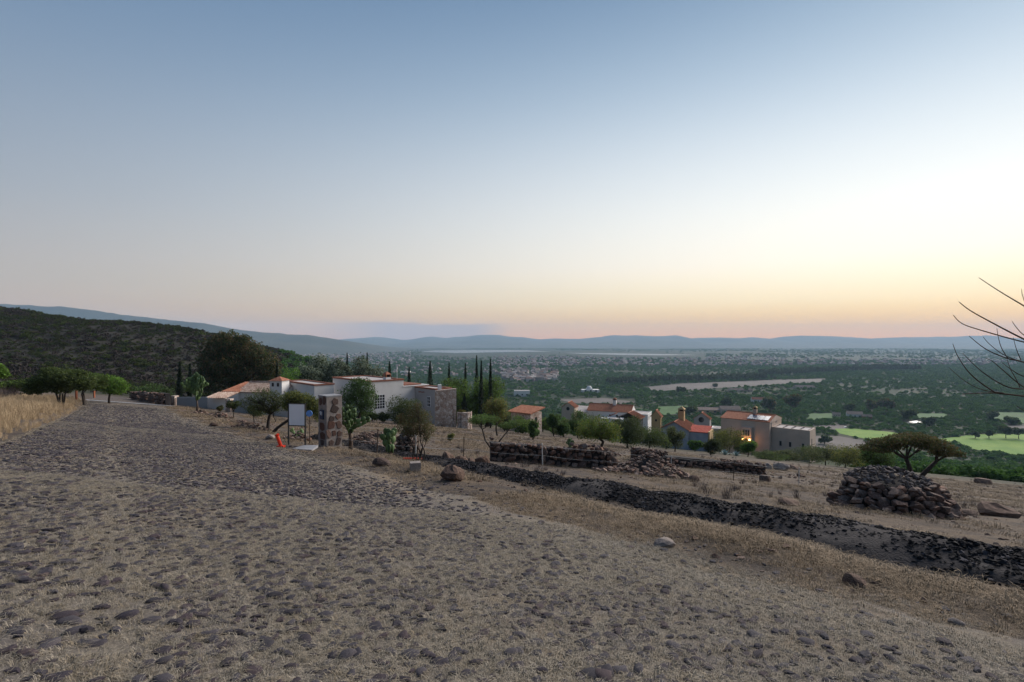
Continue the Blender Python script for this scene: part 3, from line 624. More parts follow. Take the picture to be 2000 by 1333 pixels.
FIELDS = [[(px, py) for px, py in f] for f in (
    [(1835, 858), (1900, 850), (2080, 846), (2080, 905), (2000, 893), (1930, 884), (1880, 874)], [(1630, 836), (1740, 843), (1800, 855), (1800, 868), (1690, 860), (1640, 850)],
    [(1575, 850), (1640, 851), (1690, 862), (1690, 880), (1620, 886), (1572, 874)], [(1785, 808), (1850, 808), (1850, 817), (1790, 820)], [(1930, 805), (2080, 808), (2080, 828), (2000, 829), (1935, 819)],
    [(1260, 757), (1330, 750), (1480, 744), (1620, 740), (1600, 749), (1480, 755), (1330, 765), (1270, 765)], [(1300, 738), (1400, 732), (1425, 735), (1400, 742), (1310, 744)],
    [(1285, 795), (1345, 793), (1350, 806), (1290, 812)], [(1580, 808), (1640, 808), (1640, 818), (1575, 823)], [(1585, 834), (1665, 830), (1665, 836), (1630, 840)],
    [(1764, 830), (1760, 821), (1805, 821), (1805, 830)], [(1090, 779), (1240, 779), (1240, 790), (1100, 790)], [(1950, 830), (2060, 832), (2060, 847), (1990, 843)])]
FIELDW = [[hit(*p) for p in f] for f in FIELDS]
LAKES = [[hit(*p) for p in f] for f in ([(815, 696), (830, 683), (1085, 683), (1095, 694), (890, 698)], [(1090, 688), (1180, 688), (1380, 693), (1380, 700), (1200, 700), (1100, 697)])]
def inside(x, y, poly):
    r = np.zeros(len(x), bool); j = len(poly) - 1
    for i in range(len(poly)):
        xi, yi = poly[i]; xj, yj = poly[j]
        r ^= ((yi > y) != (yj > y)) & (x < (xj - xi) * (y - yi) / (yj - yi + 1e-9) + xi); j = i
    return r
def free(x, y, polys):
    r = np.ones(len(x), bool)
    for p in polys: r &= ~inside(x, y, p)
    return r
KEEP_CLEAR = []                                   # circles (x, y, r) kept free of scrub: house plots
for px, Y, r in ((700, 80, 26), (860, 82, 20), (480, 72, 20), (1030, 86, 9), (1160, 178, 26), (1230, 168, 16), (1340, 118, 13), (1330, 140, 12), (1470, 138, 24), (1540, 124, 15), (1400, 140, 12), (1290, 132, 7), (1340, 102, 13), (1480, 106, 20), (1420, 104, 12)):
    KEEP_CLEAR.append(((px - 1000) / 1000 * Y, Y, r))
def clear(x, y):
    r = np.ones(len(x), bool)
    for a, b, q in KEEP_CLEAR: r &= (x - a) ** 2 + (y - b) ** 2 > q * q
    return r
vt = [(*crown_template(640 + k, 8, 170, .15, .75), 0) for k in range(5)]
def wood(name, n, r0, r1, s0, s1, label, pw=1.0, seed=1, thin=.55, lo=-.62, dn=1.1, frq=120):
    rng = np.random.default_rng(seed); x, y = fan(n, r0, r1, rng, 1.1, pw)
    k = free(x, y, FIELDW + LAKES) & clear(x, y) & (x / y > lo) & (rng.uniform(0, 1, n) < thin + dn * fbm(x / frq, y / frq, 13, 3)); x, y = x[k], y[k]
    sz = rng.uniform(s0, s1, len(x)) * rng.choice([.8, 1, 1, 1.25], len(x))
    scatter(name, vt, np.stack([x, y, H(x, y) - .12 * sz], -1), rng.uniform(0, 6.28, len(x)), np.stack([sz, sz, sz * rng.uniform(.65, 1.05, len(x))], -1), rng.integers(0, 5, len(x)), [M['valley_leaf']], label, 'woodland')
wood('slope_scrub', 9000, 92, 260, 1.1, 2.8, 'dark green scrub on the slope below the houses', seed=3, lo=-.2, thin=.62, frq=30)
wood('valley_scrub', 36000, 250, 900, 2.2, 4.8, 'dark green trees and bushes on the near valley floor', seed=4, thin=.85, lo=-.45)
wood('valley_wood', 80000, 880, 2600, 3.6, 7.0, 'dense mesquite wood spread over the valley floor', pw=.8, seed=5, thin=.75, frq=260)
wood('far_wood', 30000, 2500, 6500, 6, 13, 'far dark wood below the mountains', pw=.7, seed=6, thin=.42, dn=1.3, frq=700)
# dark belts of taller trees across the plain
def belt(name, pts, n, s0, s1, label, seed):
    rng = np.random.default_rng(seed); P_ = np.array([hit(*p) for p in pts]); seg = rng.integers(0, len(P_) - 1, n); t = rng.uniform(0, 1, n)[:, None]
    c = P_[seg] * (1 - t) + P_[seg + 1] * t; c[:, 1] += rng.normal(0, 18, n); sz = rng.uniform(s0, s1, n)
    scatter(name, vt, np.stack([c[:, 0], c[:, 1], H(c[:, 0], c[:, 1]) + .2 * sz], -1), rng.uniform(0, 6.28, n), np.stack([sz * .7, sz * .7, sz * 1.5], -1), rng.integers(0, 5, n), [M['leaf_dark']], label, 'tree belt')
belt('tree_belt', [(1185, 752), (1300, 747), (1420, 743), (1500, 741)], 260, 7, 11, 'dark belt of trees along the near edge of the bare field', 8)
belt('tree_belt', [(1490, 735), (1600, 729), (1700, 724), (1790, 724)], 420, 8, 13, 'long dark belt of tall trees below the pale town on the plain', 9)

# ------------------------------------------------------------------ house parts in a house frame (x along the front to the right, y away, z up)
class House:
    def __init__(s, name, label, px, Y, yaw, py_base=None, z=None, group=None):
        s.x, s.y = (px - 1000) / 1000 * Y, Y; s.z = z if z is not None else (zat(py_base, Y) if py_base else HH(s.x, s.y))
        s.c, s.s = math.cos(yaw), math.sin(yaw); s.Y = Y; s.yaw = yaw
        s.t = thing(name, label, 'house', (s.x, s.y, s.z), yaw, group)
    def left(s, px, at=(0, 0)):                    # length to the left along the front up to column px
        t = (px - 1000) / 1000; X, Y = s.world(*at); return (X - t * Y) / (s.c - t * s.s)
    def back(s, px, at=(0, 0)):                    # depth along the right side up to column px
        t = (px - 1000) / 1000; X, Y = s.world(*at); return (X - t * Y) / (s.s + t * s.c)
    def world(s, lx, ly): return s.x + s.c * lx - s.s * ly, s.y + s.s * lx + s.c * ly
    def h(s, py, at=(0, 0)): return zat(py, s.world(*at)[1]) - s.z
    def part(s, name, mb, m, parent=None, smooth=False): return mb.build(name, m, parent or s.t, smooth)
    def wall(s, x0, x1, y0, y1, h, m, z0=-7, name='wall'): return s.part(name, MB().box(x0, x1, y0, y1, z0, h), m)
    def cornice(s, x0, x1, y0, y1, z, m=None, o=.10, t=.22, w=.3):
        mb = MB(); mb.box(x0 - o, x1 + o, y0 - o, y0 + w, z, z + t); mb.box(x0 - o, x1 + o, y1 - w, y1 + o, z, z + t)
        mb.box(x0 - o, x0 + w, y0 + w, y1 - w, z, z + t); mb.box(x1 - w, x1 + o, y0 + w, y1 - w, z, z + t)
        s.part('cornice', mb, m or M['cornice']); s.part('flat_roof', MB().box(x0 + w, x1 - w, y0 + w, y1 - w, z - .05, z + .06), M['roof_flat'])
    def gable(s, x0, x1, y0, y1, ze, zr, m, axis='x', over=.3, walls=None):
        # tile roof with rolled rows; ridge runs along the given axis
        if axis == 'x': L0, L1, c, hw = x0 - over, x1 + over, (y0 + y1) / 2, (y1 - y0) / 2 + over
        else: L0, L1, c, hw = y0 - over, y1 + over, (x0 + x1) / 2, (x1 - x0) / 2 + over
        n = max(8, int((L1 - L0) / .26)) * 4; slope = (zr - ze) / (hw - over); v = []; f = []
        for sd_ in (-1, 1):
            b = len(v)
            for i in range(n + 1):
                l = L0 + (L1 - L0) * i / n; wv = .05 * math.cos(i * math.pi / 2)
                for d, zz in ((hw, ze - slope * over), (0, zr)):
                    p = (l, c + sd_ * d) if axis == 'x' else (c + sd_ * d, l); v.append((*p, zz + .16 + wv))
            for i in range(n): f.append((b + 2 * i, b + 2 * i + 1, b + 2 * i + 3, b + 2 * i + 2))
            # eave and verge closing strips
            b2 = len(v)
            for i in range(n + 1):
                l = L0 + (L1 - L0) * i / n; p = (l, c + sd_ * hw) if axis == 'x' else (c + sd_ * hw, l); v.append((*p, ze - slope * over + .02))
            for i in range(n): f.append((b + 2 * i, b + 2 * i + 2, b2 + i + 1, b2 + i))
        ro = s.part('tile_roof', MB().add(v, f), m)
        rd = MB()
        rd.tube([(L0, c, zr + .2), (L1, c, zr + .2)] if axis == 'x' else [(c, L0, zr + .2), (c, L1, zr + .2)], [.13, .13], 7)
        s.part('ridge', rd, m, ro)
        for e in ((x0 if axis == 'x' else y0), (x1 if axis == 'x' else y1)):     # gable ends, one piece each
            sg = -1 if e in (x0, y0) else 1; e0, e1 = (e, e - sg * .25)
            lo, hi = (y0, y1) if axis == 'x' else (x0, x1); mid = (lo + hi) / 2
            P3 = [(lo, ze - .02), (hi, ze - .02), (mid, zr + .1)]
            vv = [((q, a, zz) if axis == 'x' else (a, q, zz)) for q in (e0, e1) for a, zz in P3]
            s.part('gable_wall', MB().add(vv, [(0, 1, 2), (5, 4, 3), (0, 3, 4, 1), (1, 4, 5, 2), (2, 5, 3, 0)]), walls)
        return ro
    def shed(s, x0, x1, y0, y1, za, zb, m, along='y', over=.25):   # single slope: za at the low coordinate, zb at the high one
        n = max(8, int(((x1 - x0) if along == 'y' else (y1 - y0)) / .26)) * 4; v = []; f = []
        for i in range(n + 1):
            t = i / n; wv = .05 * math.cos(i * math.pi / 2)
            for e, zz in ((0, za), (1, zb)):
                p = (x0 - over + (x1 - x0 + 2 * over) * t, (y0 - over, y1 + over)[e]) if along == 'y' else ((x0 - over, x1 + over)[e], y0 - over + (y1 - y0 + 2 * over) * t)
                v += [(*p, zz + .14 + wv), (*p, zz - .02)]
        for i in range(n):
            a = 4 * i; f += [(a, a + 4, a + 6, a + 2), (a, a + 1, a + 5, a + 4), (a + 2, a + 6, a + 7, a + 3)]
        f += [(0, 2, 3, 1), (4 * n, 4 * n + 1, 4 * n + 3, 4 * n + 2)]
        return s.part('tile_roof', MB().add(v, f), m)
    def window(s, face, a, z, w, h, pos, cols=0, rows=0, fm='white_paint', name='window', pane='glass', fw=.07):
        # face 'f' (front, y = pos) or 'r' (right side, x = pos) or 'l' (left side)
        def bx(mb, a0, a1, z0, z1, d0, d1):
            if face == 'f': mb.box(a0, a1, pos - d1, pos - d0, z0, z1)
            elif face == 'r': mb.box(pos + d0, pos + d1, a0, a1, z0, z1)
            else: mb.box(pos - d1, pos - d0, a0, a1, z0, z1)
        p = MB(); bx(p, a, a + w, z, z + h, -.05, .012); g = s.part(name, p, M[pane])
        fr = MB(); bx(fr, a - fw, a, z - fw, z + h + fw, -.02, .05); bx(fr, a + w, a + w + fw, z - fw, z + h + fw, -.02, .05)
        bx(fr, a, a + w, z - fw, z, -.02, .05); bx(fr, a, a + w, z + h, z + h + fw, -.02, .05); s.part('frame', fr, M[fm], g)
        if cols or rows:
            mu = MB()
            for i in range(1, cols): bx(mu, a + w * i / cols - .03, a + w * i / cols + .03, z, z + h, .0, .035)
            for i in range(1, rows): bx(mu, a, a + w, z + h * i / rows - .03, z + h * i / rows + .03, .0, .03)
            s.part('glazing_bars', mu, M[fm], g)
        return g
    def door(s, face, a, w, h, pos, z=0.0, m='dark_wood'):
        mb = MB()
        if face == 'f': mb.box(a, a + w, pos - .06, pos + .05, z, z + h)
        else: mb.box(pos - .05, pos + .06, a, a + w, z, z + h)
        d = s.part('door', mb, M[m]); k = MB()
        if face == 'f': k.box(a + w * .5 - .02, a + w * .5 + .02, pos - .09, pos - .06, z + .95, z + 1.15)
        else: k.box(pos + .06, pos + .09, a + w * .5 - .02, a + w * .5 + .02, z + .95, z + 1.15)
        s.part('handle', k, M['black_steel'], d); return d
    def chimney(s, x, y, w, z0, z1, m='plaster_white', cap='tile'):
        mb = MB().box(x - w / 2, x + w / 2, y - w / 2, y + w / 2, z0, z1); c = s.part('chimney', mb, M[m])
        o = MB(); q = w / 2 - .06
        for sx_ in (-1, 1):
            for sy_ in (-1, 1): o.box(x + sx_ * q - .08, x + sx_ * q + .08, y + sy_ * q - .08, y + sy_ * q + .08, z1, z1 + .45)
        o.add([(x - w * .62, y - w * .62, z1 + .45), (x + w * .62, y - w * .62, z1 + .45), (x + w * .62, y + w * .62, z1 + .45), (x - w * .62, y + w * .62, z1 + .45), (x, y, z1 + .45 + w * .55)],
              [(0, 1, 4), (1, 2, 4), (2, 3, 4), (3, 0, 4), (3, 2, 1, 0)]); s.part('chimney_cap', o, M[cap], c)
        s.part('chimney_flue', MB().box(x - w * .3, x + w * .3, y - w * .3, y + w * .3, z1, z1 + .45), M['dark_wood'], c); return c
    def spouts(s, face, aa, z, pos, m='cornice'):
        for a in aa:
            mb = MB()
            if face == 'f': mb.box(a - .08, a + .08, pos - .45, pos, z, z + .14)
            else: mb.box(pos, pos + .45, a - .08, a + .08, z, z + .14)
            s.part('rain_spout', mb, M[m])

# ---- the long white house left of the middle, its corners turned towards us
YAW1 = R(-45)
h1 = House('white_house', 'long low white house with red brick cornices behind the stone gate pillar', 722, 78, YAW1, py_base=812)
a = h1.left(650); b = h1.back(788)
zt = h1.h(747)
h1.wall(-a, 0, 0, b, zt, M['plaster_white']); h1.cornice(-a, 0, 0, b, zt)
h1.window('r', h1.back(732), .9, h1.back(751) - h1.back(732), 2.1, 0, 4, 5)
h1.spouts('r', (h1.back(728),), zt - 2.1, 0); h1.window('f', -a * .62, .7, 1.0, 1.5, 0, 2, 3)
h1.chimney(-2.2, b * .72, .9, zt, zt + .45, cap='tile')
# left wing, its own corner nearer to us
Yw = 80.0; wx_, wy_ = (614 - 1000) / 1000 * Yw - h1.x, Yw - h1.y
lx0 = wx_ * h1.c + wy_ * h1.s; ly0 = -wx_ * h1.s + wy_ * h1.c
al = h1.left(557, (lx0, ly0)); bl = h1.back(652, (lx0, ly0)); zl = h1.h(754, (lx0, ly0))
h1.wall(lx0 - al, lx0, ly0, ly0 + bl, zl, M['plaster_white']); h1.cornice(lx0 - al, lx0, ly0, ly0 + bl, zl)
h1.window('f', lx0 - al * .6, .6, 1.0, 1.3, ly0, 2, 3)
# right wings: the upper stepped one behind, the low one in front
b2 = h1.back(836); zs = h1.h(756, (0, b))
h1.wall(-7, -.04, b, b + (b2 - b) * 1.0, zs, M['plaster_white']); h1.cornice(-7, -.04, b, b2, zs, M['plaster_white'], .14, .12); 
for i in range(3): h1.part('skylight', MB().box(-6 + i * 1.9, -4.6 + i * 1.9, b + .8, b2 - .8, zs + .1, zs + .28), M['cornice'])
lx = 5.6; ly = h1.back(852, (lx, 0)); zlow = h1.h(765, (lx, ly * .6))
h1.wall(-.02, lx, b + 2.2, ly + 3.0, zlow, M['plaster_grey']); h1.cornice(-.02, lx, b + 2.2, ly + 3.0, zlow, o=.08)
h1.window('f', lx * .62, 1.0, .75, 1.5, b + 2.2, 2, 3); h1.spouts('f', (lx * .30, lx * .45), zlow - .6, b + 2.2)
h1.part('antenna', MB().tube([(-1.4, b - .3, zt), (-1.4, b - .3, zt + 2.3)], [.03, .03], 5).box(-1.55, -1.25, b - .35, b - .25, zt + 1.7, zt + 2.1), M['white_paint'])

# ---- tall stone slab wall at its right end, with a curved low wall and gate
sx0, sy0, _ = P(850, 74)
st = thing('stone_wall', 'tall pinkish rubble stone wall closing the right end of the white house', 'wall', (sx0, sy0, zat(834, 74)), R(14))
M['rubble'] = None
def rubble_mat():
    m = bpy.data.materials.new('rubble'); m.use_nodes = True; N = m.node_tree.nodes; L = m.node_tree.links; N.clear()
    o = N.new('ShaderNodeOutputMaterial'); b = N.new('ShaderNodeBsdfPrincipled'); L.new(b.outputs[0], o.inputs[0]); b.inputs['Roughness'].default_value = .95
    t = N.new('ShaderNodeTexCoord'); v1 = N.new('ShaderNodeTexVoronoi'); v1.inputs['Scale'].default_value = 3.3; v2 = N.new('ShaderNodeTexVoronoi'); v2.feature = 'DISTANCE_TO_EDGE'; v2.inputs['Scale'].default_value = 3.3
    L.new(t.outputs['Object'], v1.inputs[0]); L.new(t.outputs['Object'], v2.inputs[0])
    r = N.new('ShaderNodeValToRGB'); e = r.color_ramp.elements
    for p, c in ((0, (.30, .20, .155)), (.25, (.50, .39, .32)), (.5, (.40, .28, .22)), (.75, (.60, .51, .45))):
        q = e[0] if p == 0 else (e[1] if p == .25 else e.new(p)); q.position = p; q.color = (*c, 1)
    sp = N.new('ShaderNodeSeparateColor'); L.new(v1.outputs['Color'], sp.inputs[0]); L.new(sp.outputs[0], r.inputs[0])
    k = N.new('ShaderNodeValToRGB'); k.color_ramp.elements[0].position = .02; k.color_ramp.elements[1].position = .09; k.color_ramp.elements[0].color = (.5, .45, .42, 1); k.color_ramp.elements[1].color = (1, 1, 1, 1)
    L.new(v2.outputs['Distance'], k.inputs[0]); mx_ = N.new('ShaderNodeMixRGB'); mx_.blend_type = 'MULTIPLY'; mx_.inputs[0].default_value = .8; L.new(r.outputs[0], mx_.inputs[1]); L.new(k.outputs[0], mx_.inputs[2]); L.new(mx_.outputs[0], b.inputs['Base Color'])
    bp = N.new('ShaderNodeBump'); bp.inputs['Strength'].default_value = .8; bp.inputs['Distance'].default_value = .06; L.new(v2.outputs['Distance'], bp.inputs['Height']); L.new(bp.outputs[0], b.inputs['Normal']); return m
M['rubble'] = rubble_mat()
W = (893 - 850) / 1000 * 74 * .96; z0, z1 = 5.25, 5.35
MB().add([(0, 0, -1), (W, 0, -1), (W, .6, -1), (0, .6, -1), (0, 0, z0 - .05), (W, 0, z1 + .1), (W, .6, z1 + .1), (0, .6, z0 - .05)],
         [(3, 2, 1, 0), (4, 5, 6, 7), (0, 1, 5, 4), (1, 2, 6, 5), (2, 3, 7, 6), (3, 0, 4, 7)]).build('slab', M['rubble'], st)
MB().box(W * .16, W * .16 + .5, .7, 1.2, z0 - .6, z0 + .75).build('chimney', M['white_paint'], st)
pts = [(W + .15, -.2), (W + .8, -.55), (W + 1.6, -.6), (W + 2.2, -.2), (W + 2.4, .6)]; mb = MB()
for (xa, ya), (xb, yb) in zip(pts[:-1], pts[1:]):
    mb.add([(xa, ya, -1), (xb, yb, -1), (xb, yb + .4, -1), (xa, ya + .4, -1), (xa, ya, 2.0), (xb, yb, 1.95), (xb, yb + .4, 1.95), (xa, ya + .4, 2.0)], [(4, 5, 6, 7), (0, 1, 5, 4), (1, 2, 6, 5), (2, 3, 7, 6), (3, 0, 4, 7)])
mb.build('curved_wall', M['rubble'], st)
gt = MB()
for q in (W - .6, W + .5): gt.box(q, q + .06, -.85, -.78, 0, 1.8)
gt.box(W - .6, W + .5, -.85, -.78, 1.1, 1.15); gt.build('gate_bars', M['black_steel'], st)

# ---- the tiled cottage range with its cupola, left of the flat-roofed blocks
h2 = House('tiled_house', 'white house with old clay tile roofs and a small lantern cupola', 556, 84, R(-8), py_base=812)
L2 = h2.left(468); zw = h2.h(767)
h2.wall(-L2, 0, 0, 6, zw, M['plaster_white']); h2.gable(-L2, 0, 0, 6, zw, h2.h(749, (0, 3)), M['tile_old'], 'x', .3, M['plaster_white'])
x0 = -h2.left(443); h2.wall(x0, -L2 - .02, -.6, 5, zw - .1, M['plaster_white']); h2.shed(x0, -L2 - .02, -.6, 5, zw + .0, h2.h(754), M['tile'], 'y')
cx0 = -h2.left(537); cx1 = -h2.left(511)
ct = h2.part('cupola', MB().box(cx0 + 0, cx0 + 2.1, -1.4, .7, zw - .6, h2.h(743)), M['plaster_white'])
for q in (.35, 1.25): h2.part('cupola_opening', MB().box(cx0 + q, cx0 + q + .38, -1.43, -1.38, h2.h(754), h2.h(747)), M['glass'], ct)
zc = h2.h(743)
h2.part('cupola_roof', MB().add([(cx0 - .2, -1.6, zc), (cx0 + 2.3, -1.6, zc), (cx0 + 2.3, .9, zc), (cx0 - .2, .9, zc), (cx0 + 1.05, -.35, zc + .65)], [(0, 1, 4), (1, 2, 4), (2, 3, 4), (3, 0, 4), (3, 2, 1, 0)]), M['tile'], ct)
h2.window('f', -L2 * .75, .9, 1.0, 1.2, 0, 2, 2); h2.window('f', -L2 * .35, .9, 1.0, 1.2, 0, 2, 2)

# ---- street wall of that property: stone piers, grey metal gates, tiled gate house
wt = thing('street_wall', 'grey street wall with stone piers and metal gates beside the road', 'wall', (0, 0, 0))
def seg(px0, Y0, px1, Y1, py0t, py0b, name, m, d=.3, over=0):
    xa, xb = (px0 - 1000) / 1000 * Y0, (px1 - 1000) / 1000 * Y1; za, zb = zat(py0t, Y0), zat(py0t, Y1)
    fa, fb = zat(py0b, Y0) - .6, zat(py0b, Y1) - .6
    v = [(xa, Y0, fa), (xb, Y1, fb), (xb, Y1 + d, fb), (xa, Y0 + d, fa), (xa, Y0, za), (xb, Y1, zb), (xb, Y1 + d, zb), (xa, Y0 + d, za)]
    return MB().add(v, [(3, 2, 1, 0), (4, 5, 6, 7), (0, 1, 5, 4), (1, 2, 6, 5), (2, 3, 7, 6), (3, 0, 4, 7)]).build(name, m, wt)
seg(333, 60, 341, 59.4, 774, 805, 'stone_pier', M['rubble'], .8); seg(345, 59.6, 404, 60.5, 776, 806, 'metal_gate', M['metal_grey'], .15)
seg(404, 62, 440, 61, 778, 808, 'wall_panel', M['plaster_white']); seg(440, 58, 450, 57.8, 780, 812, 'stone_pier', M['rubble'], .7)
seg(450, 58.2, 512, 59, 782, 815, 'metal_gate', M['metal_grey'], .15); seg(512, 59, 566, 58, 790, 820, 'wall_panel', M['plaster_grey'])
v = []; f = []
for i in range(41):
    t = i / 40; X = (407 - 1000) / 1000 * 61.2 + 2.6 * t; wv = .07 * math.cos(i * math.pi / 2); v += [(X, 60.6, zat(777, 61) + wv), (X, 63.5, zat(767, 63) + wv)]
MB().add(v, [(2 * i, 2 * i + 2, 2 * i + 3, 2 * i + 1) for i in range(40)]).build('tile_roof', M['tile_old'], wt)

# ---- small stone cottage with a red tile roof, right of the white house
h3 = House('stone_cottage', 'small stone cottage with a red tile roof beyond the dry stone wall', 1036, 86, R(-38), py_base=839)
a3 = h3.left(998); b3 = h3.back(1058); zw = h3.h(809)
h3.wall(-a3, 0, 0, b3, zw, M['rubble']); h3.shed(-a3, 0, 0, b3, zw, h3.h(797, (0, b3)), M['tile'], 'y', .45); h3.window('r', b3 * .4, 1.1, .5, .7, 0, fm='dark_wood')

# ---- white farmhouse further down with a long red roof
h4 = House('white_farmhouse', 'white farmhouse with a long red tile roof and white chimney down the slope', 1232, 176, R(-24), py_base=826)
a4 = h4.left(1148); b4 = 7.5; zw = h4.h(806); zr = h4.h(793, (0, 3.7))
h4.wall(-a4, 0, 0, b4, zw, M['plaster_white']); h4.gable(-a4, 0, 0, b4, zw, zr, M['tile'], 'x', .3, M['plaster_white'])
h4.chimney(-h4.left(1196), b4 * .5, 1.1, zw, h4.h(784, (0, 3.7)), 'plaster_white', 'cornice')
for q in (.18, .34, .5): h4.window('f', -a4 * q, zw - 2.0, .8, .9, 0)
h4.window('r', b4 * .5, zw - 1.0, .6, 1.2, 0)
h4.wall(.02, 5.8, -.5, 7.6, h4.h(809), M['plaster_white']); h4.cornice(.02, 5.8, -.5, 7.6, h4.h(809), M['plaster_white']); h4.window('r', 1.2, h4.h(820), .5, 1.4, 5.8); h4.window('r', 3.6, h4.h(820), .5, 1.4, 5.8); h4.door('f', 2.0, 1.0, 2.1, -.5, h4.h(826))
h4.wall(-9.5, -.05, -5.5, -.02, h4.h(816), M['plaster_white']); h4.shed(-6.2, -4.2, -6.0, -2.5, h4.h(812), h4.h(806), M['tile'], 'x')
h4.wall(-a4 - 6, -a4 - .04, 0, 6, h4.h(811), M['plaster_white']); h4.shed(-a4 - 6, -a4 - .04, 0, 6, h4.h(811), h4.h(803), M['roof_flat'], 'y')
h5 = House('chapel_tower', 'small plain tower house with a round window left of the farmhouse', 1122, 172, R(-22), py_base=820)
a5 = h5.left(1097); b5 = max(3, h5.back(1129)); zw = h5.h(797)
h5.wall(-a5, 0, 0, b5, zw, M['plaster_beige'], -3); h5.gable(-a5, 0, 0, b5, zw, h5.h(788), M['tile'], 'y', .2, M['plaster_beige'])
def oculus(h, x, z, r, y):
    mb = MB(); mb.tube([(x, y - .03, z), (x, y + .05, z)], [r, r], 14); w_ = h.part('round_window', mb, M['glass'])
    fr = MB(); n = 14
    vv = [(x + math.cos(2 * math.pi * k / n) * q, y - .05, z + math.sin(2 * math.pi * k / n) * q) for q in (r, r * 1.2) for k in range(n)]
    fr.add(vv, [(k, (k + 1) % n, n + (k + 1) % n, n + k) for k in range(n)]); h.part('frame', fr, M['plaster_grey'], w_)
oculus(h5, -a5 * .5, zw - .4, .6, 0)
h6 = House('garden_pavilion', 'open garden pavilion with a dark red tile roof in front of the farmhouse', 1247, 150, R(-30), py_base=832)
h6.gable(-6, 0, 0, 5, h6.h(818), h6.h(809), M['tile'], 'y', .5, M['dark_wood'])
for q in ((-5.8, .1), (-.2, .1), (-5.8, 4.8), (-.2, 4.8)): h6.part('post', MB().box(q[0] - .12, q[0] + .12, q[1] - .12, q[1] + .12, -6, h6.h(818)), M['dark_wood'])
h6.part('back_wall', MB().box(-5.8, -.2, 4.4, 4.6, -6, h6.h(820)), M['plaster_grey'])

# ---- ochre tower, blue-grey house, and the beige villa with lit doorway
h7 = House('ochre_tower', 'slim ochre bell tower with a tiled cap left of the blue-grey house', 1290, 128, R(-28), py_base=842)
a7 = h7.left(1272); zw = h7.h(814); b7 = 1.8
h7.wall(-a7, 0, 0, b7, zw, M['plaster_ochre'], -4); h7.gable(-a7, 0, 0, b7, zw, h7.h(804), M['tile'], 'y', .25, M['plaster_ochre']); h7.window('f', -a7 * .58, zw - 1.3, .45, .55, 0, fm='plaster_ochre')
h7.window('r', .5, zw - 4.2, .8, 3.6, 0, fm='plaster_ochre')
h8 = House('blue_grey_house', 'weathered blue-grey plastered house with an orange gable roof and ochre chimney', 1344, 112, R(-30), py_base=892)
a8 = h8.left(1291); b8 = 8.0; zw = h8.h(842); zr = h8.h(826, (-a8 / 2, 0))
h8.wall(-a8, 0, 0, b8, zw, M['plaster_blue'], -3); h8.gable(-a8, 0, 0, b8, zw, zr, M['tile'], 'y', .3, M['plaster_blue']); h8.chimney(-a8 * .45, b8 * .75, 1.3, zw, h8.h(803, (-3, 6)), 'plaster_ochre', 'plaster_ochre')
a9 = 4.0; h8.wall(.02, a9, 1.0, 5.5, h8.h(845), M['plaster_blue'], -3); h8.shed(.02, a9, 1.0, 5.5, h8.h(845), h8.h(838), M['tile_red'], 'y', .1)
h8.part('end_wall', MB().box(a9 + .01, a9 + .35, .7, 5.6, -4, h8.h(842)), M['plaster_ochre']); h8.window('f', -a8 * .72, h8.h(865), .8, 1.1, 0, fm='plaster_grey')
h8.window('f', -a8 * .3, h8.h(862), .6, .8, 0, fm='plaster_grey')
h9 = House('oculus_tower', 'grey gabled tower house with a round window between the blue-grey house and the villa', 1386, 138, R(-30), py_base=868)
a9_ = h9.left(1355); zw = h9.h(820); b9 = 2.4
h9.wall(-a9_, 0, 0, b9, zw, M['plaster_grey'], -4); h9.gable(-a9_, 0, 0, b9, zw, h9.h(809), M['tile'], 'y', .2, M['plaster_grey']); oculus(h9, -a9_ * .52, zw - .2, .75, 0)
h9.wall(.02, 5, 1.0, 5, h9.h(838), M['plaster_grey'], -4); h9.cornice(.02, 5, 1.0, 5, h9.h(838), M['white_paint'], .05, .1)

YAWV = R(-42)
hv = House('beige_villa', 'large beige villa with red tile roof and two glowing lamps beside its door', 1503, 128, YAWV, py_base=886)
av = hv.left(1408); bv = hv.back(1526) ; zw = hv.h(826); zr = hv.h(812, (0, bv / 2))
hv.wall(-av, 0, 0, bv, zw, M['plaster_beige'], -4); hv.gable(-av, 0, 0, bv, zw, zr, M['tile'], 'x', .12, M['plaster_beige'])
hv.chimney(-hv.left(1475, (0, bv * .5)), bv * .5, .9, zw, hv.h(801, (-3, 5)), 'plaster_beige', 'plaster_ochre')
sl = (zr - zw) / (bv / 2)
for i in range(4):
    xa, xb = -5.6 + i * 1.3, -4.4 + i * 1.3
    hv.part('solar_panel', MB().add([(xa, .5, zw + .5 * sl + d_) for d_ in ()] + [(x_, y_, zw + y_ * sl + d_) for d_ in (.30, .36) for x_, y_ in ((xa, .5), (xb, .5), (xb, 3.4), (xa, 3.4))],
            [(3, 2, 1, 0), (4, 5, 6, 7), (0, 1, 5, 4), (1, 2, 6, 5), (2, 3, 7, 6), (3, 0, 4, 7)]), M['solar'])
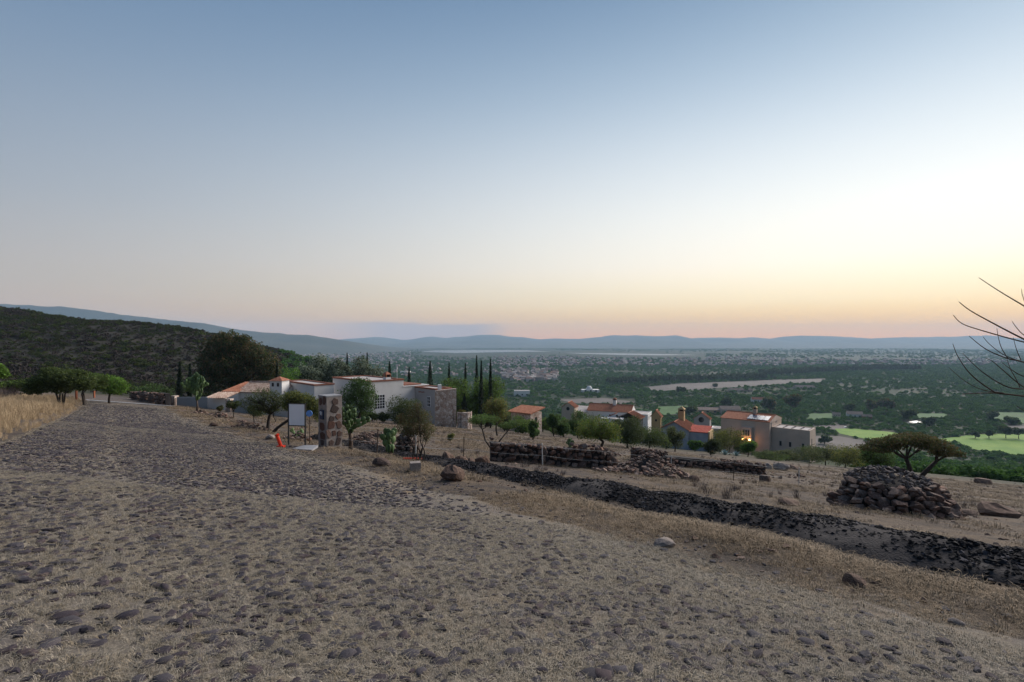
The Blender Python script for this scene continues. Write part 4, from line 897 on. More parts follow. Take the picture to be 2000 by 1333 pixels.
# entrance bay
ea = hv.left(1470); eb = hv.left(1451); zb = hv.h(836, (-ea, -1))
hv.wall(-eb, -ea, -1.2, -.02, zb, M['plaster_beige'], -4, 'entrance_bay'); wdt = eb - ea
hv.door('f', -eb + wdt * .32, wdt * .36, 2.5, -1.2, hv.h(884, (-ea, -1)) + .9)
for i in range(3): hv.window('f', -eb + wdt * (.18 + i * .24), zb - 2.1, wdt * .14, 1.4, -1.2, 1, 2, 'metal_grey')
M['lamp_glow'] = bpy.data.materials.new('lamp_glow'); M['lamp_glow'].use_nodes = True
b_ = M['lamp_glow'].node_tree.nodes['Principled BSDF']; b_.inputs['Emission Color'].default_value = (1, .42, .12, 1); b_.inputs['Emission Strength'].default_value = 9
for i, fx in enumerate((.14, .86)):
    lx_ = -eb + wdt * fx; lz = hv.h(884, (-ea, -1)) + 3.0
    lp = hv.part('wall_lamp', MB().box(lx_ - .14, lx_ + .14, -1.5, -1.22, lz, lz + .42), M['lamp_glow']); hv.part('lamp_cap', MB().box(lx_ - .2, lx_ + .2, -1.56, -1.21, lz + .42, lz + .5), M['black_steel'], lp)
    ld = bpy.data.lights.new('lamp_light', 'POINT'); ld.energy = 55; ld.color = (1, .45, .14); ld.shadow_soft_size = .15; lo = bpy.data.objects.new('lamp_light', ld); link(lo, hv.t); lo.location = (lx_, -1.85, lz + .2)
for q in (.06, .2, .45): hv.window('f', -av + av * q, hv.h(872), .35, 2.6, 0, fm='plaster_beige')
hv.window('r', bv * .5, zw - .6, .6, 1.2, 0, fm='plaster_grey'); hv.window('r', bv * .12, zw - 3.0, .4, 3.0, 0, fm='plaster_grey')
# front-right low wing
wx = 8.6; wz = hv.h(843, (4, 0))
hv.wall(.02, wx, 1.5, 1.5 + 6, wz, M['plaster_beige'], -4); hv.cornice(.02, wx, 1.5, 7.5, wz, M['plaster_beige'], .0, .5, .35); hv.spouts('f', (wx * .25, wx * .7), wz - .9, 1.5, 'plaster_grey')
for q in (.22, .47, .8): hv.window('f', wx * q, wz - 4.0, .5, 1.2, 1.5, fm='plaster_grey')
hv.window('r', 3.2, wz - 3.6, .4, 1.9, wx, fm='plaster_grey')
for i in range(4): hv.part('roof_deck', MB().box(.8 + i * 1.9, 2.2 + i * 1.9, 2.4, 6.6, wz + .3, wz + .42), M['roof_flat'])

# ------------------------------------------------------------------ houses further out in the valley
def far_house(label, px, py, w_px, h_px, wall='plaster_white', roof='tile', yaw=-25, kind='gable', name='valley_house'):
    X, Y = hit(px, py); h = House(name, label, px, Y, R(yaw), z=HH(X, Y)); w_ = w_px / 1000 * Y; ht = h_px / 1000 * Y
    d = max(4, w_ * .55)
    if kind == 'gable':
        h.wall(-w_ / 2, w_ / 2, 0, d, ht * .62, M[wall]); h.gable(-w_ / 2, w_ / 2, 0, d, ht * .62, ht, M[roof], 'x', .4, M[wall])
    elif kind == 'flat':
        h.wall(-w_ / 2, w_ / 2, 0, d, ht, M[wall]); h.cornice(-w_ / 2, w_ / 2, 0, d, ht, M[wall])
    elif kind == 'dome':
        h.wall(-w_ / 2, w_ / 2, 0, d, ht * .45, M[wall]); h.wall(-w_ * .22, w_ * .12, d * .2, d * .8, ht * .62, M[wall], name='drum')
        v = []; f = []; n = 14
        for j in range(6):
            a = j / 5 * math.pi / 2
            for k in range(n): v.append((-w_ * .05 + w_ * .16 * math.cos(a) * math.cos(2 * math.pi * k / n), d * .5 + w_ * .16 * math.cos(a) * math.sin(2 * math.pi * k / n), ht * .6 + ht * .4 * math.sin(a)))
        for j in range(5):
            for k in range(n): f.append((j * n + k, j * n + (k + 1) % n, (j + 1) * n + (k + 1) % n, (j + 1) * n + k))
        h.part('dome', MB().add(v, f), M[wall], None, True)
    for q in (-.3, 0, .3): h.window('f', w_ * q - w_ * .05, ht * .18, w_ * .1, ht * .26, 0, fm=wall)
    return h
far_house('white domed house among trees in the middle of the valley', 1154, 768, 34, 13, kind='dome', roof='roof_flat', yaw=0)
far_house('white colonnaded house among the trees right of the cypresses', 1020, 775, 30, 11, kind='flat', yaw=4)
far_house('long white shed on the plain above the white house roof', 791, 731, 19, 5, kind='flat', yaw=0)
far_house('pale house with red roof between the tall valley trees above the villa', 1481, 787, 22, 10, yaw=-10)
far_house('long low red-roofed house just left of the villa chimney', 1382, 808, 46, 10, 'plaster_ochre', 'tile_old', -8)
far_house('red-roofed house with dormer just above the villa roof', 1428, 810, 36, 15, 'plaster_beige', 'tile_old', -8)
far_house('small red-roofed cottage leftmost of three near the green field', 1634, 814, 13, 7, 'plaster_beige', 'tile_old')
far_house('white-walled red-roofed house in the middle of three near the green field', 1670, 817, 26, 12, 'plaster_white', 'tile_old')
far_house('dull red house rightmost of three near the green field', 1694, 820, 16, 9, 'cornice', 'tile_old')
far_house('beige flat house at the left end of the bare valley field', 1222, 750, 40, 8, 'plaster_beige', kind='flat', yaw=0)
far_house('long pale house on the plain beyond the cypress row', 1030, 742, 44, 6, 'plaster_beige', kind='flat', yaw=0)
far_house('row of low pinkish houses in the wood above the villa', 1450, 766, 40, 6, 'plaster_beige', 'tile_old', 0)
far_house('pinkish low house in the wood right of the villa skyline', 1575, 760, 34, 6, 'plaster_beige', 'tile_old', 0)
# the far towns: 300 nearest houses one by one, the rest as one mass
def town_house(seed):
    r = random.Random(seed); w_, d, h = r.uniform(.7, 1.2), r.uniform(.6, 1), r.uniform(.35, .75); mb = MB().box(-w_ / 2, w_ / 2, -d / 2, d / 2, -.3, h, 0)
    if r.random() < .4: mb.add([(-w_ / 2 - .05, -d / 2 - .05, h), (w_ / 2 + .05, -d / 2 - .05, h), (w_ / 2 + .05, d / 2 + .05, h), (-w_ / 2 - .05, d / 2 + .05, h), (-w_ / 2, 0, h + .25), (w_ / 2, 0, h + .25)], [(0, 1, 5, 4), (2, 3, 4, 5), (1, 2, 5), (3, 0, 4)], 1)
    else: mb.box(-w_ / 2 - .03, w_ / 2 + .03, -d / 2 - .03, d / 2 + .03, h, h + .06, 1); mb.box(-w_ * .3, 0, -d * .2, d * .3, h + .06, h + .3, 0)
    return mb
tpl = [town_house(k) for k in range(8)]; tme = [t.me('town_house', [M['far_wall'], M['far_roof']]) for t in tpl]
rng = np.random.default_rng(99); spots = []
def town(n, x0, x1, y0, y1, sx_=1, core=None):
    m_ = 0
    while m_ < n:
        px = rng.uniform(x0, x1) if core is None else np.clip(rng.normal(core[0], core[1]), x0, x1); py = rng.uniform(y0, y1) if core is None else np.clip(rng.normal(core[2], core[3]), y0, y1)
        Y = (EYE - FLOOR - 1.5) / ((py - 666.5) / 1000); spots.append(((px - 1000) / 1000 * Y, Y, rng.uniform(7, 15) * sx_)); m_ += 1
town(1250, 515, 800, 682, 716, 1, (640, 75, 694, 8)); town(260, 960, 1120, 696, 716); town(420, 1110, 1520, 697, 716); town(300, 1500, 1990, 702, 714); town(160, 980, 1090, 722, 745, 1.1); town(110, 740, 1000, 700, 735)
spots = np.array(spots); ok = free(spots[:, 0], spots[:, 1], LAKES); spots = spots[ok]
o_ = np.argsort(-(spots[:, 2] / spots[:, 1])); near_, far_ = spots[o_[:300]], spots[o_[300:]]
for x, y, s in near_:
    k = int(rng.integers(0, 8)); tag(ob('town_house', tme[k], None, (x, y, HH(x, y)), (0, 0, rng.uniform(-.6, .6)), (s, s, s)), 'tiny pale house in the built-up plain towards the lake', 'house', 'houses of the far towns')
scatter('far_town', [(t.v, t.f, t.m) for t in tpl], np.stack([far_[:, 0], far_[:, 1], H(far_[:, 0], far_[:, 1])], -1), rng.uniform(-.6, .6, len(far_)), far_[:, 2], rng.integers(0, 8, len(far_)), [M['far_wall'], M['far_roof']], 'mass of tiny white and tan houses of the far town below the mountains', 'town')

# ------------------------------------------------------------------ rocks: shared lumps, one object per stone
rock_me = [mesh('stone', *lump(700 + k, 14, .8), M['rock']) for k in range(14)]
boulder_me = []
def boulder_mesh(seed, m):
    rng = np.random.default_rng(seed); v, f = lump(seed, 16, .8); me = mesh('boulder', v, f, m); bm = bmesh.new(); bm.from_mesh(me)
    bmesh.ops.triangulate(bm, faces=bm.faces[:]); bmesh.ops.subdivide_edges(bm, edges=bm.edges[:], cuts=2, use_grid_fill=True, smooth=.35)
    for q in bm.verts: q.co *= 1 + .17 * float(fbm(q.co.x * 2.2 + q.co.z, q.co.y * 2.2 - q.co.z, seed, 3))
    bm.to_mesh(me); bm.free(); return me
for k in range(6): boulder_me.append(boulder_mesh(800 + k, M['boulder']))
pale_me = [boulder_mesh(820 + k, M['pale_rock']) for k in range(2)]
RR = random.Random(42)
M['rubble_stone'] = mat('rubble_stone', (.05, .042, .042), .95, .4, 7, .6, 20, col2=(.20, .165, .15))
def stone(parent, p, s, rz=None, name='stone', me=None):
    return ob(name, me or RR.choice(rock_me), parent, p, (RR.uniform(-.35, .35), RR.uniform(-.35, .35), RR.uniform(0, 6.28) if rz is None else rz), s)
def cairn(label, px, Y, r0, r1, h, courses, size, top=True, name='stone_cairn', sy=1.0, maxn=295):
    x, y, z = P(px, Y); t = thing(name, label, 'stone cairn', (x, y, z)); cnt = 0
    v = []; f = []; n = 18                               # dark rubble heart, inside the stones
    for j, (q, zz) in enumerate(((r0 - size * .6, -.5), (r0 * .5 + r1 * .5 - size * .6, h * .5), (r1 - size * .6, h - size * .4))):
        for k in range(n): a = 2 * math.pi * k / n; v.append((q * math.cos(a), q * sy * math.sin(a), zz))
    for j in range(2):
        for k in range(n): f.append((j * n + k, j * n + (k + 1) % n, (j + 1) * n + (k + 1) % n, (j + 1) * n + k))
    f.append(tuple(range(2 * n, 3 * n))); ob('rubble_heart', mesh('rubble_heart', v, f, M['black_soil']), t)
    for j in range(courses):
        tt = (j + .5) / courses; r = r0 + (r1 - r0) * tt ** 1.15; zz = h * tt; a = RR.uniform(0, 6)
        end = a + 2 * math.pi
        while a < end and cnt < maxn:
            sz = size * RR.uniform(.6, 1.35) * (1.15 - .3 * tt); wdt = sz * RR.uniform(.9, 1.35)
            if math.sin(a) < .2:                          # the far side cannot be seen over the top
                wx_, wy_ = x + r * math.cos(a), y + r * sy * math.sin(a)
                stone(t, (r * math.cos(a), r * sy * math.sin(a), zz + (HH(wx_, wy_) - z) * (1 - tt) + RR.uniform(-.02, .02)), (wdt * .52, sz * .6, sz * RR.uniform(.40, .56)), a + math.pi / 2 + RR.uniform(-.25, .25)); cnt += 1
            a += wdt * 1.02 / r
    if top:
        mbt = MB()                                         # small rubble heaped on top, too fine to pick apart
        for q in range(520):
            a = RR.uniform(0, 6.28); r = r1 * math.sqrt(RR.random()) * 1.02; sz = size * RR.uniform(.2, .62); v_, f_ = RR.choice(lumps); e_ = Euler((RR.uniform(-.5, .5), RR.uniform(-.5, .5), RR.uniform(0, 6))).to_matrix()
            c_ = Vector((r * math.cos(a), r * sy * math.sin(a), h - .14 + RR.uniform(-.05, .08) + .40 * (1 - (r / r1) ** 2))); mbt.add([c_ + e_ @ Vector((p[0] * sz * .6, p[1] * sz * .5, p[2] * sz * .55)) for p in v_], f_)
        tag(mbt.build('top_rubble', M['rubble_stone'], t), kind='stuff')
    return t
cairn('round dry-stone cairn of stacked dark rocks on the right slope', 1734, 15.9, 1.74, 1.12, 1.02, 7, .27)
cairn('small round stack of pale and dark stones behind the prickly pear', 796, 22.0, .52, .36, .82, 6, .21, maxn=120)

def pile(label, px, Y, rx, ry, h, n, size, name='rock_pile', sharp=1.0, mat_me=None):
    x, y, z = P(px, Y); t = thing(name, label, 'rock pile', (x, y, z)); v = [(0, 0, h * .8)]; f = []; m_ = 14
    for k in range(m_): a = 2 * math.pi * k / m_; v.append((rx * .85 * math.cos(a), ry * .85 * math.sin(a), HH(x + rx * .85 * math.cos(a), y + ry * .85 * math.sin(a)) - z - .15))
    for k in range(m_): f.append((0, 1 + k, 1 + (k + 1) % m_))
    ob('rubble_heart', mesh('rubble_heart', v, f, M['black_soil']), t)
    for k in range(n):
        a = RR.uniform(math.pi * .9, math.pi * 2.1) if RR.random() < .8 else RR.uniform(0, 6.28); q = RR.random() ** .6; sz = size * RR.uniform(.5, 1.4) * (.85 + .4 * q)
        lx_, ly_ = rx * q * math.cos(a), ry * q * math.sin(a)
        stone(t, (lx_, ly_, h * (1 - q) ** sharp * .95 + (HH(x + lx_, y + ly_) - z) * q + .05), (sz * .58, sz * .5, sz * .42))
    return t
pile('large cone of dark rocks heaped at the right end of the stone wall', 1268, 23.5, 2.0, 1.5, 1.12, 230, .20)
pile('low spill of dark stones left of the large rock cone', 1205, 23.2, 1.1, .6, .26, 60, .17)
pile('heap of grey stones right of the gate pillar, lowest of three', 722, 25, .85, .6, .42, 90, .15)
pile('heap of grey stones right of the gate pillar, middle of three', 712, 31, .95, .7, .55, 80, .16)
pile('heap of grey stones nearest the bushes of the white house', 738, 37, 1.5, .9, .55, 80, .2)
pile('scattered rock heap in the yard behind the young tree near the road', 426, 46, 1.2, .8, .5, 60, .22)
pile('low heap of brown rocks under the leaning tree by the sign', 495, 33, 1.3, .7, .42, 60, .2)
pile('small rock heap beside the white slab behind the sign', 585, 23, .7, .4, .3, 36, .15)
pile('small heap of rocks at the foot of the prickly pear tree', 392, 48, .9, .7, .4, 40, .2)
pile('heap of dark rocks behind the crooked tree', 1190, 44, 1.1, .7, .5, 50, .2)
pile('small rock heap left of the leaning tree by the road', 472, 39, .7, .5, .35, 36, .18)

def rockwall(label, a, b, h, t_, size, n_max=290, name='dry_stone_wall', hvar=.12, big=.25):
    (xa, ya, za), (xb, yb, zb) = P(*a), P(*b); L_ = math.hypot(xb - xa, yb - ya); ang = math.atan2(yb - ya, xb - xa)
    t = thing(name, label, 'stone wall', (xa, ya, za)); ux, uy = math.cos(ang), math.sin(ang); px_, py_ = uy, -ux   # towards us
    if py_ > 0: px_, py_ = -px_, -py_
    v = []; f = []; n = 16
    for i in range(n + 1):
        l = L_ * i / n; gx_, gy_ = xa + ux * l, ya + uy * l; g_ = HH(gx_, gy_) - za
        for sd_ in (-1, 1):
            for zz in (g_ - .3, g_ + h - .12): v.append((ux * l + px_ * sd_ * t_ * .3, uy * l + py_ * sd_ * t_ * .3, zz))
    for i in range(n):
        q = 4 * i; f += [(q, q + 4, q + 5, q + 1), (q + 2, q + 3, q + 7, q + 6), (q + 1, q + 5, q + 7, q + 3)]
    f += [(0, 1, 3, 2), (4 * n, 4 * n + 2, 4 * n + 3, 4 * n + 1)]
    ob('rubble_heart', mesh('rubble_heart', v, f, M['black_soil']), t); cnt = 0; zc = 0
    while zc < h and cnt < n_max:
        hc = size * RR.uniform(.8, 1.2) * (1.25 - .45 * zc / h); l = RR.uniform(0, size * .5)
        while l < L_ and cnt < n_max:
            sz = hc * RR.uniform(.62, 1.35); w_ = sz * RR.uniform(.85, 1.35)
            if RR.random() < big * .2: sz *= 1.4
            lim = h * (1 + hvar * 2 * float(vnoise(l / 1.1, 0.3, 5)))
            if zc < lim:
                gx_, gy_ = xa + ux * l, ya + uy * l; g_ = HH(gx_, gy_) - za; o_ = t_ * .42
                stone(t, (ux * l + px_ * o_, uy * l + py_ * o_, g_ + zc + hc * .45 + RR.uniform(-.07, .07)), (w_ * .58, sz * .55, sz * .58), ang + RR.uniform(-.6, .6)); cnt += 1
                if zc + hc * 1.2 >= lim:
                    stone(t, (ux * l - px_ * .1, uy * l - py_ * .1, g_ + zc + hc * .5), (w_ * .5, sz * .6, sz * .42)); cnt += 1
            l += w_ * .96
        zc += hc * .86
    return t
rockwall('long dry-stone wall of brown rocks in the middle of the slope', (958, 23.5), (1190, 24.5), .98, .7, .25)
rockwall('broken dry-stone wall right of the large rock cone', (1300, 36), (1490, 37), .86, 1.0, .26, 280, hvar=.55)
rockwall('short flat-topped dry-stone wall behind the large rock cone', (1233, 40), (1303, 40), .95, .8, .28, 120)
for i, (p0, p1, Y0, Y1, nm) in enumerate(((262, 276, 68, 66, 'farthest'), (280, 293, 65, 63, 'second farthest'), (296, 308, 62.5, 61, 'second nearest'), (312, 328, 60, 58.5, 'nearest'))):
    rockwall('pale dry-stone pier by the far road, %s of four' % nm, (p0, Y0), (p1, Y1), 1.25 + .1 * i, .8, .3, 46, 'stone_pier', .15)

# single boulders
def bould(label, px, py, w_px, h_px, rz=0, k=0, pale=False, dy=1.0, Y=None, tilt=(0, 0)):
    if Y is None: x, y = hit(px, py)
    else: x, y = (px - 1000) / 1000 * Y, Y
    w_ = w_px / 1000 * y / 2; h_ = h_px / 1000 * y
    o = ob('boulder', (pale_me if pale else boulder_me)[k % (2 if pale else 6)], None, (x, y, HH(x, y) + h_ * .36), (tilt[0], tilt[1], rz), (w_, w_ * dy, h_ * .72)); tag(o, label, 'boulder', 'boulders on the slope')
bould('big brown boulder at the near edge of the black strip', 884, 937, 48, 28, .3, 0)
bould('long brown boulder lying left of the bare shrub', 744, 910, 44, 18, -.3, 1, dy=.6, tilt=(0, .28))
bould('pointed brown boulder left of the dry-stone wall', 873, 905, 30, 24, .5, 2)
bould('grey-brown boulder second in the row left of the dry-stone wall', 899, 907, 28, 18, 1.0, 3)
bould('square brown boulder third in the row left of the dry-stone wall', 918, 908, 24, 15, 1.6, 4)
bould('large brown boulder touching the left end of the dry-stone wall', 942, 909, 34, 20, 2.1, 5)
bould('long dark brown boulder in front of the dry-stone wall', 990, 925, 66, 18, .1, 1, dy=.45)
bould('dark boulder beside the long one in front of the dry-stone wall', 950, 919, 34, 15, .9, 2)
bould('round boulder standing at the right end of the dry-stone wall', 1196, 912, 24, 24, .4, 3)
bould('dark squat boulder right of the rock cone', 1354, 942, 24, 15, .6, 4)
bould('dark blocky boulder alone below the broken wall', 1494, 943, 36, 17, .2, 5)
bould('small flat dark boulder right of the broken wall', 1563, 932, 18, 7, 1.2, 0)
bould('pale boulder at the right end of the broken wall, larger one', 1525, 919, 34, 17, .7, 0, True)
bould('pale boulder at the right end of the broken wall, smaller one', 1500, 919, 18, 16, 1.7, 1, True)
bould('dark boulder past the pale ones at the right end of the broken wall', 1549, 917, 22, 9, .2, 2)
bould('flat pale rock half sunk in tan grass below the black strip', 1300, 1068, 58, 18, .2, 0, True, .7)
bould('dark ragged rock in the grass near the lower right', 1670, 1148, 50, 28, .4, 1)
bould('small dark rock beside the ragged one near the lower right', 1709, 1146, 18, 11, 1.4, 2)
bould('thin pinkish slab of rock lying in the grass at the far lower right', 1866, 1221, 34, 13, -.5, 1, True, .6, tilt=(0, .2))
bould('flat grey slab leaning at the foot of the round cairn', 1838, 1008, 70, 14, -.1, 3, dy=.5)
bould('large brown boulder right of the round cairn', 1944, 1008, 74, 25, .3, 0)
bould('low dark boulder between the round cairn and the large brown one', 1893, 1006, 36, 11, .9, 4)
bould('dark boulder at the crest behind the round cairn on the right', 1920, 946, 46, 13, .2, 5)
bould('low brown stone in the grass left of the round cairn', 1538, 985, 44, 11, .2, 2)
bould('whitish rock under the leaning tree left of the orange post', 529, 858, 20, 10, .3, 0, True)
bould('brown rock by the road left of the leaning tree', 418, 833, 18, 8, .5, 3)

# ------------------------------------------------------------------ gate pillar with proud stones
px0, py0 = (645 - 1000) / 1000 * 20.3, 20.3
pz = zat(887, 20.3); pt = thing('gate_pillar', 'square stone gate pillar with a dark blue house number tile', 'pillar', (px0, py0, pz), R(48))
PW, PH = .325, zat(774, 20.3) - pz
MB().box(-PW, PW, -PW, PW, -.6, PH).build('mortar_core', M['mortar'], pt)
MB().box(-PW - .01, PW + .01, -PW - .01, PW + .01, PH, PH + .05).build('cap', M['concrete'], pt)
pr = random.Random(3)
def slab_stone(seed):                              # flat-faced fieldstone: an uneven many-sided front with a bevelled rim
    r = random.Random(seed); n = r.choice([5, 6, 7]); ring = []
    for k in range(n):
        a = 2 * math.pi * (k + r.uniform(-.25, .25)) / n + .4; q = r.uniform(.86, 1.2); ring.append((max(-1, min(1, q * 1.25 * math.cos(a))), max(-1, min(1, q * 1.25 * math.sin(a)))))
    v = [(x, y_, z) for y_, s_ in ((.6, 1.0), (-.7, .97), (-1, .84)) for x, z in [(a * s_, b * s_) for a, b in ring]]
    f = [tuple(range(2 * n, 3 * n))[::-1]] + [(j * n + k, j * n + (k + 1) % n, (j + 1) * n + (k + 1) % n, (j + 1) * n + k) for j in range(2) for k in range(n)]
    return mesh('stone', v, f, M['pillar_stone'])
stm = [slab_stone(900 + k) for k in range(8)]
for face in range(4):
    rows = 7
    for j in range(rows):
        zc = (j + .5) * PH / rows; off = pr.uniform(-.05, .05); cells = pr.choice([1, 2, 2, 3])
        for i in range(cells):
            c = -PW + (i + .5) * 2 * PW / cells + off * .5; w_ = 2 * PW / max(cells, 1.5) * pr.uniform(.30, .50); h_ = PH / rows * pr.uniform(.32, .54); c += pr.uniform(-.04, .04); c = max(-PW + w_ * .9, min(PW - w_ * .9, c))
            if face == 3 and abs(zc - PH * .72) < PH / rows * .9 and i >= 0 and abs(c) < .2: continue
            d = PW + .002; p = [(c, -d), (d, c), (-c, d), (-d, -c)][face]
            ob('stone', pr.choice(stm), pt, (*p, zc + pr.uniform(-.05, .05)), (0, pr.uniform(-.5, .5) if face % 2 == 0 else 0, [0, math.pi / 2, math.pi, -math.pi / 2][face]), (w_, .022, h_))
pl = MB().box(-PW - .055, -PW - .005, -.13, .13, PH * .62, PH * .62 + .36).build('number_tile', M['blue_tile'], pt)
fc = bpy.data.curves.new('house_number', 'FONT'); fc.body = '91'; fc.size = .22; fc.align_x = 'CENTER'; fc.extrude = .004; fc.materials.append(M['sign_white'])
tmp = bpy.data.objects.new('house_number', fc); COL.objects.link(tmp); bpy.context.view_layer.update()
nm = bpy.data.meshes.new_from_object(tmp.evaluated_get(bpy.context.evaluated_depsgraph_get())); bpy.data.objects.remove(tmp)
ob('house_number', nm, pl, (-PW - .06, 0, PH * .62 + .15), (R(90), 0, R(-90)))

# ------------------------------------------------------------------ sign board, orange post, slab, fence
sx_, sy_ = (580 - 1000) / 1000 * 20.6, 20.6; sz_ = zat(874, 20.6)
sg = thing('sign_board', 'blank white sign board in a black frame on two posts beside the pillar', 'sign', (sx_, sy_, sz_), R(-8))
SW, S0, S1 = .34, zat(831, 20.6) - sz_, zat(790, 20.6) - sz_
MB().box(-SW, SW, -.012, .012, S0, S1).build('panel', M['sign_white'], sg)
for s_ in (-1, 1): MB().box(s_ * (SW + .02) - .02, s_ * (SW + .02) + .02, -.025, .025, -.3, S1 + .04).build('post', M['black_steel'], sg)
for q in (S0 - .03, S1 + .003): MB().box(-SW, SW, -.02, .02, q, q + .03).build('rail', M['black_steel'], sg)
bx_, by_ = (604 - 1000) / 1000 * 21.5, 21.5
bd = thing('blue_tag', 'small round blue plaque on a thin stake right of the sign board', 'plaque', (bx_, by_, HH(bx_, by_)))
hz = zat(808, 21.5) - HH(bx_, by_)
mb = MB().tube([(0, -.02, hz), (0, .02, hz)], [.13, .13], 14); mb.build('disc', M['blue_plastic'], bd); MB().tube([(0, .03, -.2), (0, .03, hz)], [.02, .02], 6).build('stake', M['bark_warm'], bd)
ox, oy = hit(550, 874); ot = thing('orange_post', 'orange plastic traffic post leaning over at the road edge', 'traffic post', (ox, oy, HH(ox, oy)))
tip = Vector(((540 - 1000) / 1000 * oy - ox, .05, zat(852, oy) - HH(ox, oy)))
MB().tube([(0, 0, -.02), tip * .9, tip], [.065, .06, .05], 12).build('tube', M['orange_plastic'], ot); MB().tube([tip * .97, tip * 1.0 + Vector((0, 0, .02)), tip * 1.12], [.055, .095, .06], 12).build('knob', M['orange_plastic'], ot)
MB().box(-.16, .10, -.10, .10, -.02, .06).build('base', M['orange_plastic'], ot)
qx, qy = hit(594, 879); slab = MB().add([(-.42, -.12, 0), (.40, -.30, 0), (.36, .42, .0), (-.16, .40, 0), (-.42, -.12, .07), (.40, -.30, .06), (.36, .42, .09), (-.16, .40, .09)], [(4, 5, 6, 7), (0, 1, 5, 4), (1, 2, 6, 5), (2, 3, 7, 6), (3, 0, 4, 7), (3, 2, 1, 0)]).build('concrete_slab', M['concrete'], None, False, (qx, qy, HH(qx, qy)))
tag(slab, 'pale concrete slab lying on the ground left of the gate pillar', 'slab')
ft = thing('wire_fence', 'thin wire fence on slim stakes running across the slope', 'fence', (0, 0, 0))
fp = [(632, 20.9), (736, 21.2), (812, 21.4), (905, 22.6), (1060, 23.0), (1180, 24), (1310, 25), (1432, 26), (1560, 27)]
fw = []
for i, (px, Y) in enumerate(fp):
    x, y, z = P(px, Y); fw.append((x, y, z))
    if i: MB().tube([(x, y, z - .3), (x + RR.uniform(-.05, .05), y, z + 1.0)], [.022, .02], 6).build('stake', M['bark_warm'] if i % 2 else M['wire'], ft)
for hz in (.45, .92):
    pts = []
    for (xa, ya, za), (xb, yb, zb) in zip(fw[:-1], fw[1:]):
        for k in range(5): t = k / 5; pts.append((xa + (xb - xa) * t, ya + (yb - ya) * t, za + (zb - za) * t + hz - .05 * math.sin(math.pi * t)))
    MB().tube(pts, [.004] * len(pts), 4).build('wire', M['wire'], ft)
# grey block and red pipe at the foot of the bare shrub
gx0, gy0 = hit(811, 920); tag(MB().box(-.13, .13, -.12, .12, -.05, .22).build('concrete_block', M['mortar'], None, False, (gx0, gy0, HH(gx0, gy0)), .3), 'grey concrete block at the foot of the bare shrub', 'block')
gx1, gy1 = hit(805, 899); tag(MB().tube([(-.32, 0, .05), (.34, .05, .04)], [.03, .03], 8).build('red_pipe', M['orange_plastic'], None, False, (gx1, gy1, HH(gx1, gy1))), 'short red pipe lying behind the bare shrub', 'pipe')
for px, Y, hgt, lb in ((149, 50, 1.5, 'orange-brown post under the mesquite trees at the left, taller one'), (184, 62, .8, 'short orange-brown post beside the far road at the left')):
    x, y, z = P(px, Y); tag(MB().box(-.07, .07, -.07, .07, -.3, hgt).box(-.09, .09, -.09, .09, hgt, hgt + .05).build('gate_post', mat('rust_post_%d' % px, (.30, .10, .05), .9, .2, 4, .2), None, False, (x, y, z)), lb, 'post')

